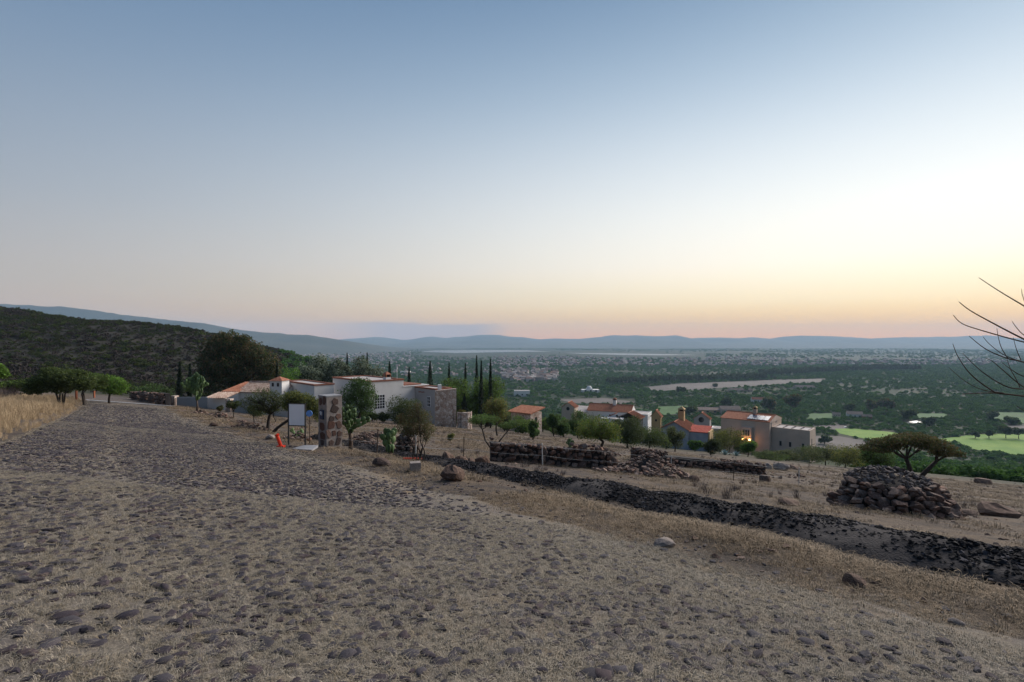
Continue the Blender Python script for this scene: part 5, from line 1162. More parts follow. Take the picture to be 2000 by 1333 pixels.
# ------------------------------------------------------------------ trees and plants
def limb_path(a, b, rng, bend=.18, n=5):
    a, b = Vector(a), Vector(b); L_ = (b - a).length; o = Vector(rng.normal(size=3)) * L_ * bend; pts = []
    for i in range(n + 1): t = i / n; pts.append(a.lerp(b, t) + o * math.sin(math.pi * t) * (1 - .3 * t) + Vector((0, 0, .06 * L_ * math.sin(math.pi * t))))
    return pts
def tree(name, label, cat, px, Y, clumps, leafs, nleaf, lsize, bark='bark', r0=.12, fork=.35, stems=1, seed=1, py_base=None, twigs=3, shell=.45, asp=.55, up=.35, group=None, z=None, base=None, trunk=None, top=None):
    """clumps: (dx, dz, dy, rx, rz[, ry]) in pixels of the photograph's width at that distance; heights above the foot"""
    rng = np.random.default_rng(seed); x = (px - 1000) / 1000 * Y; z = HH(x, Y) if z is None else z; k = Y / 1000
    t = thing(name, label, cat, (x, Y, z), 0, group); C_ = []
    lift_ = 0.0
    if top is not None:                            # bring the crown's top to this height in the view
        want = (zat(top, Y) - z) / k; have = max(c[1] + c[4] for c in clumps)
        if trunk is None and .5 < want / have < 2.6:
            q_ = want / have; clumps = [(c[0], c[1] * q_, c[2], c[3] * q_ ** .35, c[4] * q_, *c[5:]) for c in clumps]
        else: lift_ = want - have
    for c in clumps:
        dx, dz, dy, rx, rz = c[:5]; ry = c[5] if len(c) > 5 else rx; C_.append((dx * k, dy * k, (dz + lift_) * k, rx * k, ry * k, rz * k))
    mb = MB(); top = max(c[2] + c[5] for c in C_); fz = fork * top
    if trunk: stems_ = [[Vector((p[0] * k, p[2] * k, p[1] * k)) for p in tr] for tr in trunk]
    else:
        stems_ = []
        for s_ in range(stems):
            a = rng.uniform(0, 6.28); sp = .0 if stems == 1 else .10 * top
            stems_.append(limb_path((sp * .3 * math.cos(a), sp * .3 * math.sin(a), -.25), (sp * math.cos(a) + rng.normal() * .04 * top, sp * math.sin(a), fz), rng, .07))
    for st_ in stems_:
        n = len(st_); mb.tube(st_, [r0 * (1.25 if i == 0 else 1 - .45 * i / n) / math.sqrt(len(stems_)) for i in range(n)], 7)
    for i, c in enumerate(C_):
        st_ = min(stems_, key=lambda q: (q[-1] - Vector(c[:3])).length); tgt = Vector(c[:3]); lp = limb_path(st_[-1], tgt, rng, .10); ra = r0 * .5 / math.sqrt(len(stems_)) * (1 if len(C_) < 9 else .8)
        mb.tube(lp, [ra * (1 - .75 * q / 5) for q in range(6)], 5)
        for q in range(twigs):
            d = Vector(in_ball(1, rng, .7)[0]); e = tgt + Vector((d.x * c[3], d.y * c[4], abs(d.z) * c[5])) * .95; p2 = limb_path(lp[rng.integers(2, 5)], e, rng, .12, 4); mb.tube(p2, [ra * .38 * (1 - .75 * w_ / 4) for w_ in range(5)], 4, cap=False)
    mb.build('trunk', M[bark], t, True)
    if nleaf:
        leafs = leafs if isinstance(leafs, (list, tuple)) else [leafs]; w_ = np.array([c[3] * c[4] + c[4] * c[5] + c[3] * c[5] for c in C_]); w_ /= w_.sum(); kk = rng.choice(len(C_), nleaf, p=w_); c = np.array(C_)[kk]
        ball = in_ball(nleaf, rng, shell); wob = 1 + .25 * np.sin(ball[:, 0] * 9 + kk) * np.sin(ball[:, 1] * 8 + ball[:, 2] * 7)
        p = c[:, :3] + ball * c[:, 3:6] * wob[:, None]; v, f = leaf_quads(p, lsize, rng, up, asp)
        ob('crown', mesh('crown', v, f, [M[q] for q in leafs], False, rng.integers(0, len(leafs), nleaf)), t)
    return t
def blob(w_, h0, h1, n, seed, r=.34, dyk=.8, flat=.8):       # clumps filling an upright oval, in pixels
    rng = np.random.default_rng(seed); out = []; hc, hr = (h0 + h1) / 2, (h1 - h0) / 2
    for i in range(n):
        d = in_ball(1, rng, .15)[0]; q = rng.uniform(.75, 1.2); out.append((d[0] * w_ / 2 * (1 - r * .8), hc + d[2] * hr * (1 - r * .8), d[1] * w_ / 2 * dyk, w_ / 2 * r * q, min(w_ / 2 * r * q * flat, hr * .6)))
    return out
# -- left of the road
tree('mesquite_tree', 'dark spreading mesquite with several stems left of the road', 'tree', 120, 40, [(-40, 48, 0, 30, 16), (-15, 60, 4, 32, 18), (12, 62, -4, 30, 19), (35, 52, 2, 28, 17), (-5, 42, 6, 30, 15), (-54, 36, 3, 22, 12), (-22, 76, 0, 18, 8), (28, 70, 5, 16, 9), (45, 44, 0, 14, 9)], ['leaf_mesquite', 'leaf_dark', 'leaf_mesquite'], 15000, .08, r0=.17, stems=4, fork=.32, seed=3, top=717)
tree('mesquite_tree', 'lighter green small mesquite behind the dark one left of the road', 'tree', 166, 45, [(-4, 52, 0, 22, 12), (18, 46, 4, 22, 12), (28, 58, 0, 16, 12), (8, 64, 2, 16, 9)], ['leaf_mesquite', 'leaf_willow'], 5500, .075, r0=.14, stems=2, seed=5, top=728)
tree('green_tree', 'bright green rounded tree beside the far left of the road', 'tree', 214, 52, [(-24, 50, 0, 24, 17), (0, 44, 2, 26, 17), (18, 38, -2, 20, 15), (-8, 56, 4, 19, 12), (10, 50, 0, 18, 13)], ['leaf_bright', 'leaf_willow'], 9000, .09, r0=.13, seed=7, top=733)
tree('green_tree', 'bright green tree cut off by the left edge of the picture', 'tree', -6, 38, [(0, 85, 0, 16, 14), (8, 72, 3, 12, 12), (-12, 70, 0, 18, 16)], ['leaf_bright', 'leaf_willow'], 3000, .08, r0=.12, seed=8, top=711)
tree('dark_shrub', 'wide dark green shrub behind the brown brush at the far left', 'shrub', 28, 46, blob(76, 22, 56, 9, 4, .4), ['leaf_willow', 'leaf_dark'], 5000, .08, r0=.1, stems=3, seed=9, top=742)
tree('dark_shrub', 'dark green shrub behind the pale stone piers by the far road', 'shrub', 296, 78, blob(96, 0, 42, 13, 5, .4), ['leaf_dark', 'leaf_pepper'], 6000, .13, r0=.12, stems=3, seed=10, top=750)
tree('dark_shrub', 'dark shrub closing the far end of the road', 'shrub', 236, 92, blob(56, 2, 24, 7, 25, .4), ['leaf_dark', 'leaf_brown'], 3500, .14, r0=.1, stems=3, seed=110, top=770)
# -- big dark evergreens behind the houses
tree('evergreen_tree', 'huge dark brownish evergreen tree behind the tiled house', 'tree', 455, 104, [(-42, 70, 0, 28, 30), (-30, 100, 4, 30, 24), (-8, 112, 0, 30, 22), (18, 98, 5, 30, 26), (40, 88, 0, 26, 24), (62, 72, 3, 26, 24), (0, 70, -6, 40, 32), (35, 55, 2, 36, 28), (72, 50, 0, 22, 26), (-50, 45, 0, 22, 26), (-15, 40, -4, 36, 28), (20, 120, 0, 14, 8), (-22, 122, 2, 14, 9)], ['leaf_dark', 'leaf_dark', 'leaf_brown'], 26000, .22, r0=.6, fork=.2, seed=12, shell=.55, top=647)
for i, (px, w_, h0, h1, lb) in enumerate(((616, 78, 0, 66, 'grey-green olive tree behind the roofs, leftmost of three'), (664, 60, 0, 58, 'grey-green olive tree behind the roofs, middle of three'), (712, 76, 0, 62, 'grey-green olive tree behind the roofs, rightmost of three'))):
    tree('olive_tree', lb, 'tree', px, 104, blob(w_, h0, h1, 13, 30 + i, .40), ['leaf_olive', 'leaf_dark', 'leaf_olive'], 15000, .20, r0=.3, seed=14 + i, shell=.5, top=(692, 699, 694)[i])
tree('green_shrub', 'fresh green shrub between the big evergreen and the olive trees', 'shrub', 562, 98, blob(44, 4, 42, 7, 44, .42), ['leaf_bright', 'leaf_pepper'], 3500, .14, r0=.12, seed=18, top=716)
tree('willow_tree', 'broad soft green tree behind the cypresses, left part of the pair', 'tree', 892, 101, blob(84, 0, 64, 16, 45, .42, .8, .8), ['leaf_willow', 'leaf_willow', 'leaf_dark'], 22000, .15, r0=.4, seed=19, shell=.6, top=737)
tree('willow_tree', 'broad soft green tree behind the cypresses, right part of the pair', 'tree', 950, 99, blob(78, 0, 64, 16, 46, .42, .8, .8), ['leaf_willow', 'leaf_willow', 'leaf_dark'], 20000, .15, r0=.4, seed=20, shell=.6, top=736)
# -- cypresses: slim flames
def cypress(label, px, Y, py_top, py_base, wpx, seed):
    x = (px - 1000) / 1000 * Y; zb = HH(x, Y); hgt = zat(py_top, Y) - zb; rad = wpx / 2000 * Y * 1.3; rng = np.random.default_rng(seed); n = 2600
    t = thing('cypress_tree', label, 'cypress', (x, Y, zb), 0, 'cypresses round the white house'); MB().tube([(0, 0, -.3), (0, 0, hgt * .5), (0, 0, hgt * .93)], [.16, .1, .02], 6).build('trunk', M['bark'], t)
    u = rng.uniform(0, 1, n) ** .85; prof = rad * np.clip(np.minimum(1, .35 + 3.2 * u) * (1 - u ** 1.7) ** .9, 0, None) * (1 + .15 * np.sin(u * 31)); a = rng.uniform(0, 6.28, n); q = np.sqrt(rng.uniform(.35, 1, n))
    p = np.stack([prof * q * np.cos(a), prof * q * np.sin(a), .3 + u * (hgt - .3)], -1); v, f = leaf_quads(p, .16, rng, 1.5, .35); ob('crown', mesh('crown', v, f, M['leaf_cypress']), t)
for i, (px, Y, tp, w_, lb) in enumerate(((351, 78, 708, 9, 'slim cypress left of the big evergreen, taller of two'), (371, 80, 711, 8, 'slim cypress left of the big evergreen, shorter of two'), (541, 94, 706, 7, 'slim cypress at the right foot of the big evergreen'),
    (678, 112, 690, 8, 'cypress tip rising behind the olive trees, left one'), (717, 112, 689, 9, 'cypress tip rising behind the olive trees, right one'), (761, 98, 706, 11, 'cypress just right of the roof antenna'), (799, 98, 718, 11, 'short cypress second right of the roof antenna'), (840, 94, 706, 14, 'stout dark cypress left of the soft green trees'),
    (877, 108, 709, 9, 'cypress tip above the soft green trees, leftmost'), (909, 108, 710, 9, 'cypress tip above the soft green trees, second from left'), (931, 106, 695, 9, 'tallest cypress above the soft green trees'), (940, 93, 705, 9, 'dark cypress in front of the soft green trees, left of two'), (958, 92, 701, 9, 'dark cypress in front of the soft green trees, right of two'), (907, 90, 770, 14, 'low dark cypress in the shade of the soft green trees'))):
    cypress(lb, px, Y, tp, 800, w_, 50 + i)
# -- in front of the white house
tree('pepper_tree', 'leafy green pepper tree in front of the white house wall', 'tree', 702, 58, [(-14, 52, 0, 22, 18), (8, 60, 3, 20, 18), (20, 44, 0, 16, 18), (-20, 34, 2, 16, 16), (0, 40, -4, 26, 20), (14, 28, 0, 18, 14), (-4, 70, 0, 16, 9)], ['leaf_pepper', 'leaf_pepper', 'leaf_dark'], 9500, .085, r0=.16, seed=21, shell=.4, top=737)
tree('round_bush', 'large round olive-green bush in front of the white house', 'bush', 790, 70, blob(86, -6, 52, 14, 50, .42), ['leaf_shrub', 'leaf_huizache', 'leaf_dark'], 9000, .09, r0=.12, stems=4, seed=22, shell=.6, top=773)
for i, (px, w_, h_, lb) in enumerate(((706, 26, 16, 'low dark bush at the foot of the white house, left one'), (728, 28, 20, 'low dark bush at the foot of the white house, middle one'), (750, 26, 22, 'low dark bush at the foot of the white house, right one'))): tree('low_bush', lb, 'bush', px, 70, blob(w_, 0, h_, 5, 60 + i, .5), ['leaf_dark', 'leaf_shrub'], 2500, .08, r0=.06, stems=3, seed=23 + i)
tree('yellow_shrub', 'small yellow-green shrub on the slope before the stone slab wall', 'shrub', 880, 40, blob(19, 4, 21, 5, 64, .45), ['leaf_yellow', 'leaf_huizache'], 1600, .04, r0=.03, stems=3, seed=27)
tree('planted_shrub', 'rusty green shrub growing on the curved stone wall', 'shrub', 903, 75, blob(19, 24, 38, 5, 65, .5), ['leaf_yellow', 'leaf_brown'], 1500, .07, r0=.04, seed=28)
tree('bare_shrub', 'sparse twiggy shrub with many thin stems on the near slope', 'shrub', 813, 18.2, [(-22, 66, 0, 18, 16), (-6, 92, 3, 16, 18), (14, 84, 0, 18, 18), (24, 62, 4, 14, 14), (-8, 62, -3, 18, 14), (8, 60, 2, 16, 12), (2, 108, 0, 10, 8), (-30, 84, 0, 10, 10), (20, 46, 0, 10, 8)], ['leaf_huizache', 'leaf_brown'], 5200, .026, 'bark', r0=.07, stems=6, fork=.22, seed=29, twigs=20, shell=.2, top=786)
# -- by the sign
tree('leaning_tree', 'dark sparse tree with a tangled crown left of the sign board', 'tree', 525, 33, [(-36, 62, 0, 23, 16), (-12, 78, 2, 25, 16), (10, 70, 0, 23, 18), (-22, 48, 3, 22, 14), (2, 52, -2, 20, 14), (24, 58, 0, 20, 16)], ['leaf_huizache', 'leaf_dark'], 6500, .04, r0=.13, fork=.4, seed=30, twigs=12, shell=.2, top=757)
tree('leaning_tree', 'greener tree with a slanting trunk behind the sign board', 'tree', 528, 31, [(44, 70, 0, 20, 13), (62, 64, 3, 22, 14), (82, 54, 0, 18, 16), (54, 50, 2, 20, 14), (92, 38, 0, 12, 14), (70, 44, 0, 18, 12), (36, 54, 0, 14, 10)], ['leaf_mesquite', 'leaf_yellow', 'leaf_huizache'], 11000, .048, r0=.10, seed=31, twigs=6, shell=.25, trunk=[[(0, -6, 0), (14, 10, 0), (34, 24, 0), (52, 40, 0)]])
for i, (px, Y, w_, h_, lb) in enumerate(((455, 47, 26, 34, 'small young tree in front of the grey gate'), (496, 42, 40, 40, 'spiky green young tree left of the tangled tree'), (536, 46, 16, 34, 'thin young tree behind the tangled tree'), (430, 52, 14, 16, 'low brownish bush at the prickly pear rocks'))):
    tree('young_tree', lb, 'tree', px, Y, blob(w_ * 1.2, h_ * .25, h_ * 1.15, 6, 70 + i, .45), ['leaf_mesquite', 'leaf_brown' if i == 3 else 'leaf_dark'], 1500, .06, r0=.05, seed=32 + i)
# -- middle distance, right of the white house
tree('crooked_tree', 'small tree with two crooked trunks growing behind the dry-stone wall', 'tree', 972, 33, [(-30, 58, 0, 24, 7), (-44, 52, 2, 16, 6), (-12, 56, 0, 16, 7), (20, 44, 0, 22, 6), (34, 48, 2, 14, 6)], ['leaf_mesquite', 'leaf_pepper'], 4000, .04, r0=.09, seed=36, top=810, trunk=[[(-4, -6, 0), (-14, 10, 0), (-24, 24, 0), (-30, 46, 0)], [(0, -6, 0), (6, 8, 0), (3, 22, 0), (14, 36, 0)]])
tree('orange_tree', 'rounded tree with rusty leaves above the crooked tree', 'tree', 972, 62, blob(66, 10, 56, 10, 74, .36, .8, .7), ['leaf_brown', 'leaf_shrub', 'leaf_yellow'], 4500, .08, r0=.12, seed=37, shell=.3, top=775)
tree('crooked_tree', 'tree with an S-shaped trunk at the right end of the dry-stone wall', 'tree', 1182, 42, [(-34, 58, 0, 24, 16), (-10, 68, 3, 24, 14), (10, 56, 0, 22, 14), (-22, 44, 2, 20, 12), (16, 40, 0, 16, 12), (-44, 46, 0, 14, 12), (-4, 50, -4, 20, 14)], ['leaf_willow', 'leaf_mesquite', 'leaf_yellow'], 6500, .06, r0=.17, seed=38, shell=.3, top=812, trunk=[[(2, -5, 0), (-1, 10, 0), (-8, 18, 0), (-4, 28, 0), (-14, 38, 0)]])
for i, (px, Y, w_, h_, lf, lb) in enumerate(((1022, 76, 48, 34, 'leaf_willow', 'flat-topped tree before the stone cottage'), (1041, 60, 18, 28, 'leaf_pepper', 'thin young tree before the stone cottage'), (1081, 78, 22, 40, 'leaf_pepper', 'young conical tree right of the stone cottage'), (1100, 90, 44, 36, 'leaf_shrub', 'bushy tree left of the green lawn patch'), (1128, 82, 30, 44, 'leaf_pepper', 'dark tree left of the S-shaped tree'),
    (1226, 66, 50, 56, 'leaf_dark', 'dark straight-stemmed tree below the garden pavilion'), (1268, 74, 62, 40, 'leaf_shrub', 'wide round bush below the ochre tower'), (1358, 98, 24, 26, 'leaf_bright', 'fresh green bush before the blue-grey house'), (1424, 100, 50, 54, 'leaf_yellow', 'yellow-green tree before the villa entrance'), (1460, 98, 24, 32, 'leaf_bright', 'small green tree right of the villa door'),
    (1318, 84, 30, 50, 'leaf_huizache', 'pale sparse tree before the blue-grey gable'), (1582, 100, 56, 30, 'leaf_shrub', 'low bush at the right corner of the villa'), (1612, 92, 60, 34, 'leaf_huizache', 'brownish bush right of the villa'), (1650, 86, 66, 30, 'leaf_yellow', 'yellow-green bush left of the flat-topped acacia'), (1505, 88, 60, 20, 'leaf_shrub', 'low bush at the foot of the villa wing'), (1390, 84, 26, 26, 'leaf_dark', 'dark small tree behind the broken wall'))):
    tree('garden_tree' if h_ > 27 else 'garden_bush', lb, 'tree' if h_ > 27 else 'bush', px, Y, blob(w_ * 1.5, h_ * .10, h_, 14, 80 + i, .36), [lf, lf, 'leaf_dark'], 7000, .09, r0=.11, seed=40 + i, shell=.35, top=(812, 822, 808, 818, 800, 808, 832, 860, 836, 860, 832, 872, 868, 866, 884, 858)[i])
for i, (px, Y, w_, h_, tp, lf, lb) in enumerate(((1150, 120, 56, 30, 806, 'leaf_shrub', 'dense green tree before the left end of the farmhouse'), (1212, 104, 46, 34, 815, 'leaf_dark', 'dark tree between the S-shaped tree and the pavilion'), (1060, 100, 40, 26, 816, 'leaf_willow', 'rounded green tree just right of the stone cottage'),
    (1300, 96, 44, 30, 848, 'leaf_shrub', 'dense bush at the foot of the ochre tower'), (1405, 112, 36, 30, 846, 'leaf_mesquite', 'green tree between the blue-grey house and the villa'), (1440, 106, 30, 26, 852, 'leaf_shrub', 'small bush left of the villa door'), (1535, 96, 56, 20, 880, 'leaf_huizache', 'low brown-green bush below the villa wing'), (1100, 78, 30, 22, 826, 'leaf_pepper', 'low green bush right of the young conical tree'),
    (1000, 92, 40, 24, 806, 'leaf_shrub', 'green bush at the left side of the stone cottage'), (985, 80, 34, 26, 812, 'leaf_dark', 'dark bush between the curved stone wall and the cottage'))):
    tree('garden_tree' if tp < 830 else 'garden_bush', lb, 'tree' if tp < 830 else 'bush', px, Y, blob(w_ * 1.15, h_ * .08, h_, 12, 160 + i, .38), [lf, lf, 'leaf_dark'], 6000, .095, r0=.12, seed=260 + i, shell=.35, top=tp)
# -- flat-topped acacia behind the cairn
ac = [(-78, 84, 0, 24, 6), (-50, 94, 4, 28, 8), (-20, 102, -4, 30, 9), (12, 104, 3, 30, 9), (42, 96, 0, 28, 8), (68, 84, 4, 24, 7), (90, 72, 0, 16, 6), (-30, 88, 8, 26, 8), (22, 90, -8, 26, 8), (56, 74, -4, 20, 6), (-62, 82, -6, 20, 6)]
tree('acacia_tree', 'wide flat-topped dark acacia behind the round cairn', 'tree', 1778, 33, ac, ['leaf_acacia', 'leaf_brown', 'leaf_dark'], 13000, .055, r0=.24, seed=60, shell=.15, twigs=7, top=846, trunk=[[(0, -6, 0), (2, 20, 0), (0, 44, 0), (-8, 66, 0)], [(2, 0, 0), (16, 26, 0), (36, 46, 0), (50, 60, 0)]])
tree('dark_shrub', 'dense dark green shrub under the left side of the acacia', 'shrub', 1712, 38, blob(64, 20, 66, 8, 90, .42), ['leaf_dark', 'leaf_pepper'], 5000, .06, r0=.08, stems=3, seed=61, top=868)
# -- valley trees one can tell apart
for i, (px, py, w_, h_, lb) in enumerate(((1905, 857, 14, 14, 'round dark tree at the left of the row behind the bright field'), (1932, 857, 14, 20, 'round dark tree second in the row behind the bright field'), (1965, 857, 22, 28, 'tallest round tree in the row behind the bright field'), (1990, 858, 22, 22, 'round tree at the right of the row behind the bright field'),
    (1815, 833, 26, 20, 'single round tree left of the pond'), (1773, 822, 30, 26, 'dark tree behind the pond'), (1936, 823, 26, 20, 'wide tree in the dull green meadow at the right'), (1975, 829, 24, 14, 'low wide tree in the meadow at the far right'), (1735, 808, 34, 30, 'tall brownish tree right of the red-roofed houses'), (1700, 806, 26, 26, 'tall brown tree behind the red-roofed houses'), (1660, 808, 20, 20, 'dark tree left of the red-roofed houses'),
    (1545, 806, 40, 38, 'tall brownish tree cluster behind the villa roof, right one'), (1505, 806, 36, 32, 'tall brownish tree cluster behind the villa roof, left one'), (1420, 794, 26, 18, 'round green tree above the red-roofed house'), (1330, 770, 20, 14, 'dark round tree standing in the bare field edge'), (1397, 756, 10, 6, 'single tree in the bare valley field'), (1610, 868, 26, 17, 'round bush standing in the bare plot right of the villa'), (1345, 810, 34, 18, 'dark trees behind the ochre chimney'))):
    X, Y = hit(px, py); tree('valley_tree', lb, 'tree', px, Y, blob(w_, h_ * .22, h_, 7, 120 + i, .42), ['leaf_brown', 'leaf_shrub', 'leaf_dark'] if 'brown' in lb else ['leaf_shrub', 'leaf_dark', 'leaf_dark'], 1500, .0022 * Y, r0=.4, seed=200 + i, shell=.45, twigs=1)

# ------------------------------------------------------------------ prickly pears
def pad_mesh():
    v = []; f = []; n = 12
    for z_, k in ((-.09, .86), (0, 1.0), (.09, .86)):
        for i in range(n):
            a = 2 * math.pi * i / n; wv = (math.cos(a) * (.36 + .10 * math.sin(a)), .5 + .5 * math.sin(a)); v.append((wv[0] * k, z_, .5 + (wv[1] - .5) * k))
    for j in range(2):
        for i in range(n): f.append((j * n + i, j * n + (i + 1) % n, (j + 1) * n + (i + 1) % n, (j + 1) * n + i))
    f.append(tuple(range(n - 1, -1, -1))); f.append(tuple(range(2 * n, 3 * n))); return mesh('pad', v, f, M['nopal'], True)
PAD = pad_mesh()
def nopal(label, px, Y, hgt, size, gens, seed, trunk_h=0.0, starts=3):
    r = random.Random(seed); x, y, z = P(px, Y); t = thing('prickly_pear', label, 'cactus', (x, y, z)); cnt = [0]
    if trunk_h: MB().tube([(0, 0, -.2), (.03, 0, trunk_h * .5), (-.02, 0, trunk_h + .1)], [.10 * hgt / 2 + .03, .08, .06], 8).build('trunk', M['bark_warm'], t, True)
    def grow(p, lean, az, g, s):
        if cnt[0] > 150: return
        rot = Euler((0, lean, 0)).to_matrix(); R3 = Matrix.Rotation(az, 3, 'Z') @ rot; o = ob('pad', PAD, t, p, R3.to_euler(), (s, s, s)); cnt[0] += 1
        if g <= 0: return
        for q in range(r.choice([1, 2, 2, 3])):
            a = r.uniform(.25, math.pi - .25); loc = R3 @ Vector((math.cos(a) * .38 * s, 0, (.5 + .46 * math.sin(a)) * s)); grow(Vector(p) + loc, max(-1.0, min(1.0, lean * .6 + math.cos(a) * .6 + r.uniform(-.2, .2))), az + r.uniform(-.9, .9), g - 1, s * r.uniform(.8, 1.0))
    for k in range(starts): grow(Vector((r.uniform(-.1, .1), r.uniform(-.1, .1), trunk_h)), r.uniform(-.5, .5), r.uniform(0, 3.1), gens, size)
    return t
nopal('tree-like prickly pear before the grey street wall', 385, 50, 3, .62, 5, 3, 1.2, 7)
nopal('tall prickly pear just right of the gate pillar', 684, 21.2, 1.6, .31, 4, 8, .75, 5)
nopal('low prickly pear with big dark pads by the small stone stack', 762, 20.6, .8, .38, 2, 12, .10, 4)
nopal('prickly pear showing its pads behind the sign board posts', 574, 25, .7, .24, 2, 15, .0, 2)
nopal('yellowish prickly pear behind the middle of the dry-stone wall', 1113, 40, 1.2, .34, 3, 19, .2, 3)

# ------------------------------------------------------------------ bare tree reaching in from the right edge
bt = thing('bare_tree', 'leafless tree whose thin branches reach in from the right edge', 'tree', P(2230, 7.5)); bx0, by0, bz0 = P(2230, 7.5)
def bp_(px, py, Y): return Vector(((px - 1000) / 1000 * Y - bx0, Y - by0, zat(py, Y) - bz0))
limbs = [[(2230, 1010, 7.5), (2225, 850, 7.5), (2200, 760, 7.5), (2150, 700, 7.5), (2110, 640, 7.6)]]
mb = MB(); mb.tube([bp_(*p) for p in limbs[0]], [.16, .13, .10, .07, .04], 8); mb.build('trunk', M['bark'], bt, True)
def branch(pts, r, sub=None):
    n = len(pts); P_ = [bp_(*p) for p in pts]; Q = []
    for i in range(n - 1):
        for k in range(4):
            t = k / 4; p0, p1, p2, p3 = P_[max(i - 1, 0)], P_[i], P_[i + 1], P_[min(i + 2, n - 1)]
            Q.append(.5 * ((2 * p1) + (p2 - p0) * t + (2 * p0 - 5 * p1 + 4 * p2 - p3) * t * t + (3 * p1 - p0 - 3 * p2 + p3) * t ** 3))
    Q.append(P_[-1]); mb_ = MB().tube(Q, [.72 * r * (1 - .8 * i / (len(Q) - 1)) + .0018 for i in range(len(Q))], 5); return mb_.build('branch', M['bark_warm'], bt, True)
branch([(2112, 645, 7.6), (2040, 620, 7.3), (1990, 592, 7.1), (1950, 568, 7.0), (1912, 543, 6.9)], .016)
branch([(2150, 720, 7.5), (2060, 690, 7.2), (2000, 663, 7.0), (1940, 632, 6.9), (1895, 607, 6.8), (1873, 590, 6.8)], .020)
branch([(2150, 722, 7.5), (2060, 680, 7.5), (1998, 668, 7.3), (1925, 648, 7.2), (1880, 633, 7.1), (1862, 616, 7.1)], .017)
branch([(2190, 770, 7.5), (2070, 735, 7.2), (2000, 708, 7.1), (1966, 700, 7.0), (1925, 682, 7.0), (1893, 657, 6.9)], .018)
branch([(1990, 706, 7.05), (1958, 692, 7.0), (1932, 672, 6.9), (1920, 658, 6.9)], .007); branch([(1968, 700, 7.0), (1956, 680, 7.0), (1950, 660, 7.0), (1947, 642, 7.0)], .006); branch([(1994, 704, 7.0), (1985, 682, 6.9), (1979, 660, 6.9)], .005)
branch([(2205, 800, 7.5), (2080, 780, 7.0), (2000, 774, 6.8), (1940, 768, 6.7), (1880, 770, 6.6)], .024)
branch([(1945, 768, 6.7), (1915, 748, 6.7), (1890, 725, 6.7), (1870, 695, 6.7), (1861, 672, 6.7)], .011); branch([(2010, 760, 6.9), (1970, 757, 6.8), (1930, 735, 6.8), (1905, 715, 6.8), (1880, 690, 6.8)], .011); branch([(2000, 757, 6.9), (1980, 742, 6.9), (1955, 720, 6.8), (1938, 706, 6.8), (1925, 700, 6.8)], .009)
branch([(1992, 757, 6.9), (1984, 740, 6.9), (1974, 722, 6.9), (1966, 700, 6.9)], .007); branch([(2040, 745, 7.0), (1998, 735, 7.0), (1975, 722, 7.0), (1956, 708, 7.0)], .009); branch([(1960, 768, 6.7), (1920, 762, 6.7), (1885, 745, 6.7), (1853, 718, 6.7)], .007)
branch([(2100, 650, 7.6), (2030, 670, 7.2), (2000, 655, 7.1), (1985, 640, 7.0), (1977, 628, 7.0)], .010); branch([(2060, 620, 7.3), (2010, 600, 7.1), (1998, 580, 7.1), (1995, 565, 7.1)], .007); branch([(2060, 810, 7.1), (2005, 803, 7.0), (1985, 793, 7.0)], .010)

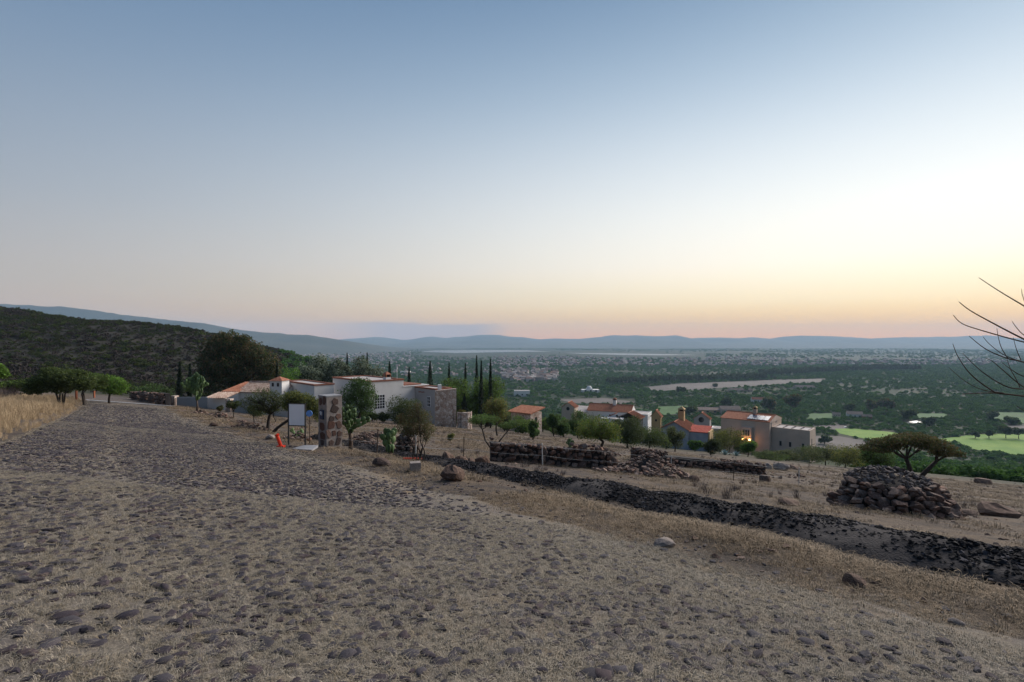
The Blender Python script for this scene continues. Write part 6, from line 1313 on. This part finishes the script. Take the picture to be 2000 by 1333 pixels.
# ------------------------------------------------------------------ parked cars and agaves near the villas
def car(label, px, Y, rz, m):
    x, y, z = P(px, Y); t = thing('parked_car', label, 'car', (x, y, z), rz, 'cars parked by the villas'); prof = [(-2.1, .35), (2.1, .35), (2.15, .75), (1.3, .88), (.75, 1.4), (-1.0, 1.42), (-1.75, .95), (-2.15, .85)]
    v = [(a, s_ * .85 * (.86 if b > 1 else 1), b) for s_ in (-1, 1) for a, b in prof]; n = len(prof); MB().add(v, [tuple(range(n)), tuple(range(2 * n - 1, n - 1, -1))] + [(i, n + i, n + (i + 1) % n, (i + 1) % n) for i in range(n)]).build('body', m, t)
    for s_ in (-1, 1):
        MB().add([(a, s_ * .80, b) for a, b in ((-1.45, .97), (1.05, .95), (.68, 1.33), (-.95, 1.35))], [(0, 1, 2, 3)]).build('side_window', M['glass'], t, loc=(0, s_ * .06, 0))
        for a in (-1.35, 1.35): w_ = MB().tube([(a, s_ * .70, .33), (a, s_ * .88, .33)], [.33, .33], 14).build('wheel', M['rubber'], t); MB().tube([(a, s_ * .88, .33), (a, s_ * .895, .33)], [.2, .2], 10).build('rim', M['wire'], w_)
car('white car parked among the trees left of the pavilion', 1204, 118, R(8), M['car_white']); car('silver car parked on the bare ground beyond the villa', 1652, hit(1652, 836)[1], R(4), M['car_white'])
def agave(label, px, Y, r_):
    x, y, z = P(px, Y); t = thing('agave', label, 'agave', (x, y, z), 0); rr_ = random.Random(px)
    for k in range(16):
        a = k * 2.4; el = .35 + .9 * k / 16; d = Vector((math.cos(a) * math.cos(el), math.sin(a) * math.cos(el), math.sin(el))); s_ = Vector((-math.sin(a), math.cos(a), 0)); b_0 = s_ * r_ * .09
        m1 = d * r_ * .5; tp = d * r_ + Vector((0, 0, -.06 * r_)); up_ = Vector((0, 0, r_ * .05)); MB().add([-b_0, b_0, m1 + b_0 * 1.2, m1 - b_0 * 1.2, tp, m1 - up_], [(0, 1, 2, 3), (3, 2, 4), (0, 3, 5), (1, 5, 2), (0, 5, 1), (5, 3, 4), (5, 4, 2)]).build('leaf', M['agave'], t)
agave('pale blue agave before the villa entrance, left one', 1416, 92, 1.3); agave('pale blue agave before the villa entrance, right one', 1438, 92, 1.2)

# ------------------------------------------------------------------ air: even haze round everything
def haze(density):
    m = bpy.data.materials.new('haze'); m.use_nodes = True; N = m.node_tree.nodes; N.clear()
    o = N.new('ShaderNodeOutputMaterial'); pv = N.new('ShaderNodeVolumePrincipled')
    pv.inputs['Color'].default_value = (.52, .75, 1.0, 1); pv.inputs['Density'].default_value = density; pv.inputs['Anisotropy'].default_value = 0.0
    m.node_tree.links.new(pv.outputs[0], o.inputs['Volume'])
    mb = MB(); mb.box(-23000, 23000, -2500, 13500, -115, 420)
    h = mb.build('haze', m); h.display_type = 'WIRE'; tag(h, 'thin blue evening haze filling the valley air', 'haze', kind='stuff')
haze(7.0e-5)
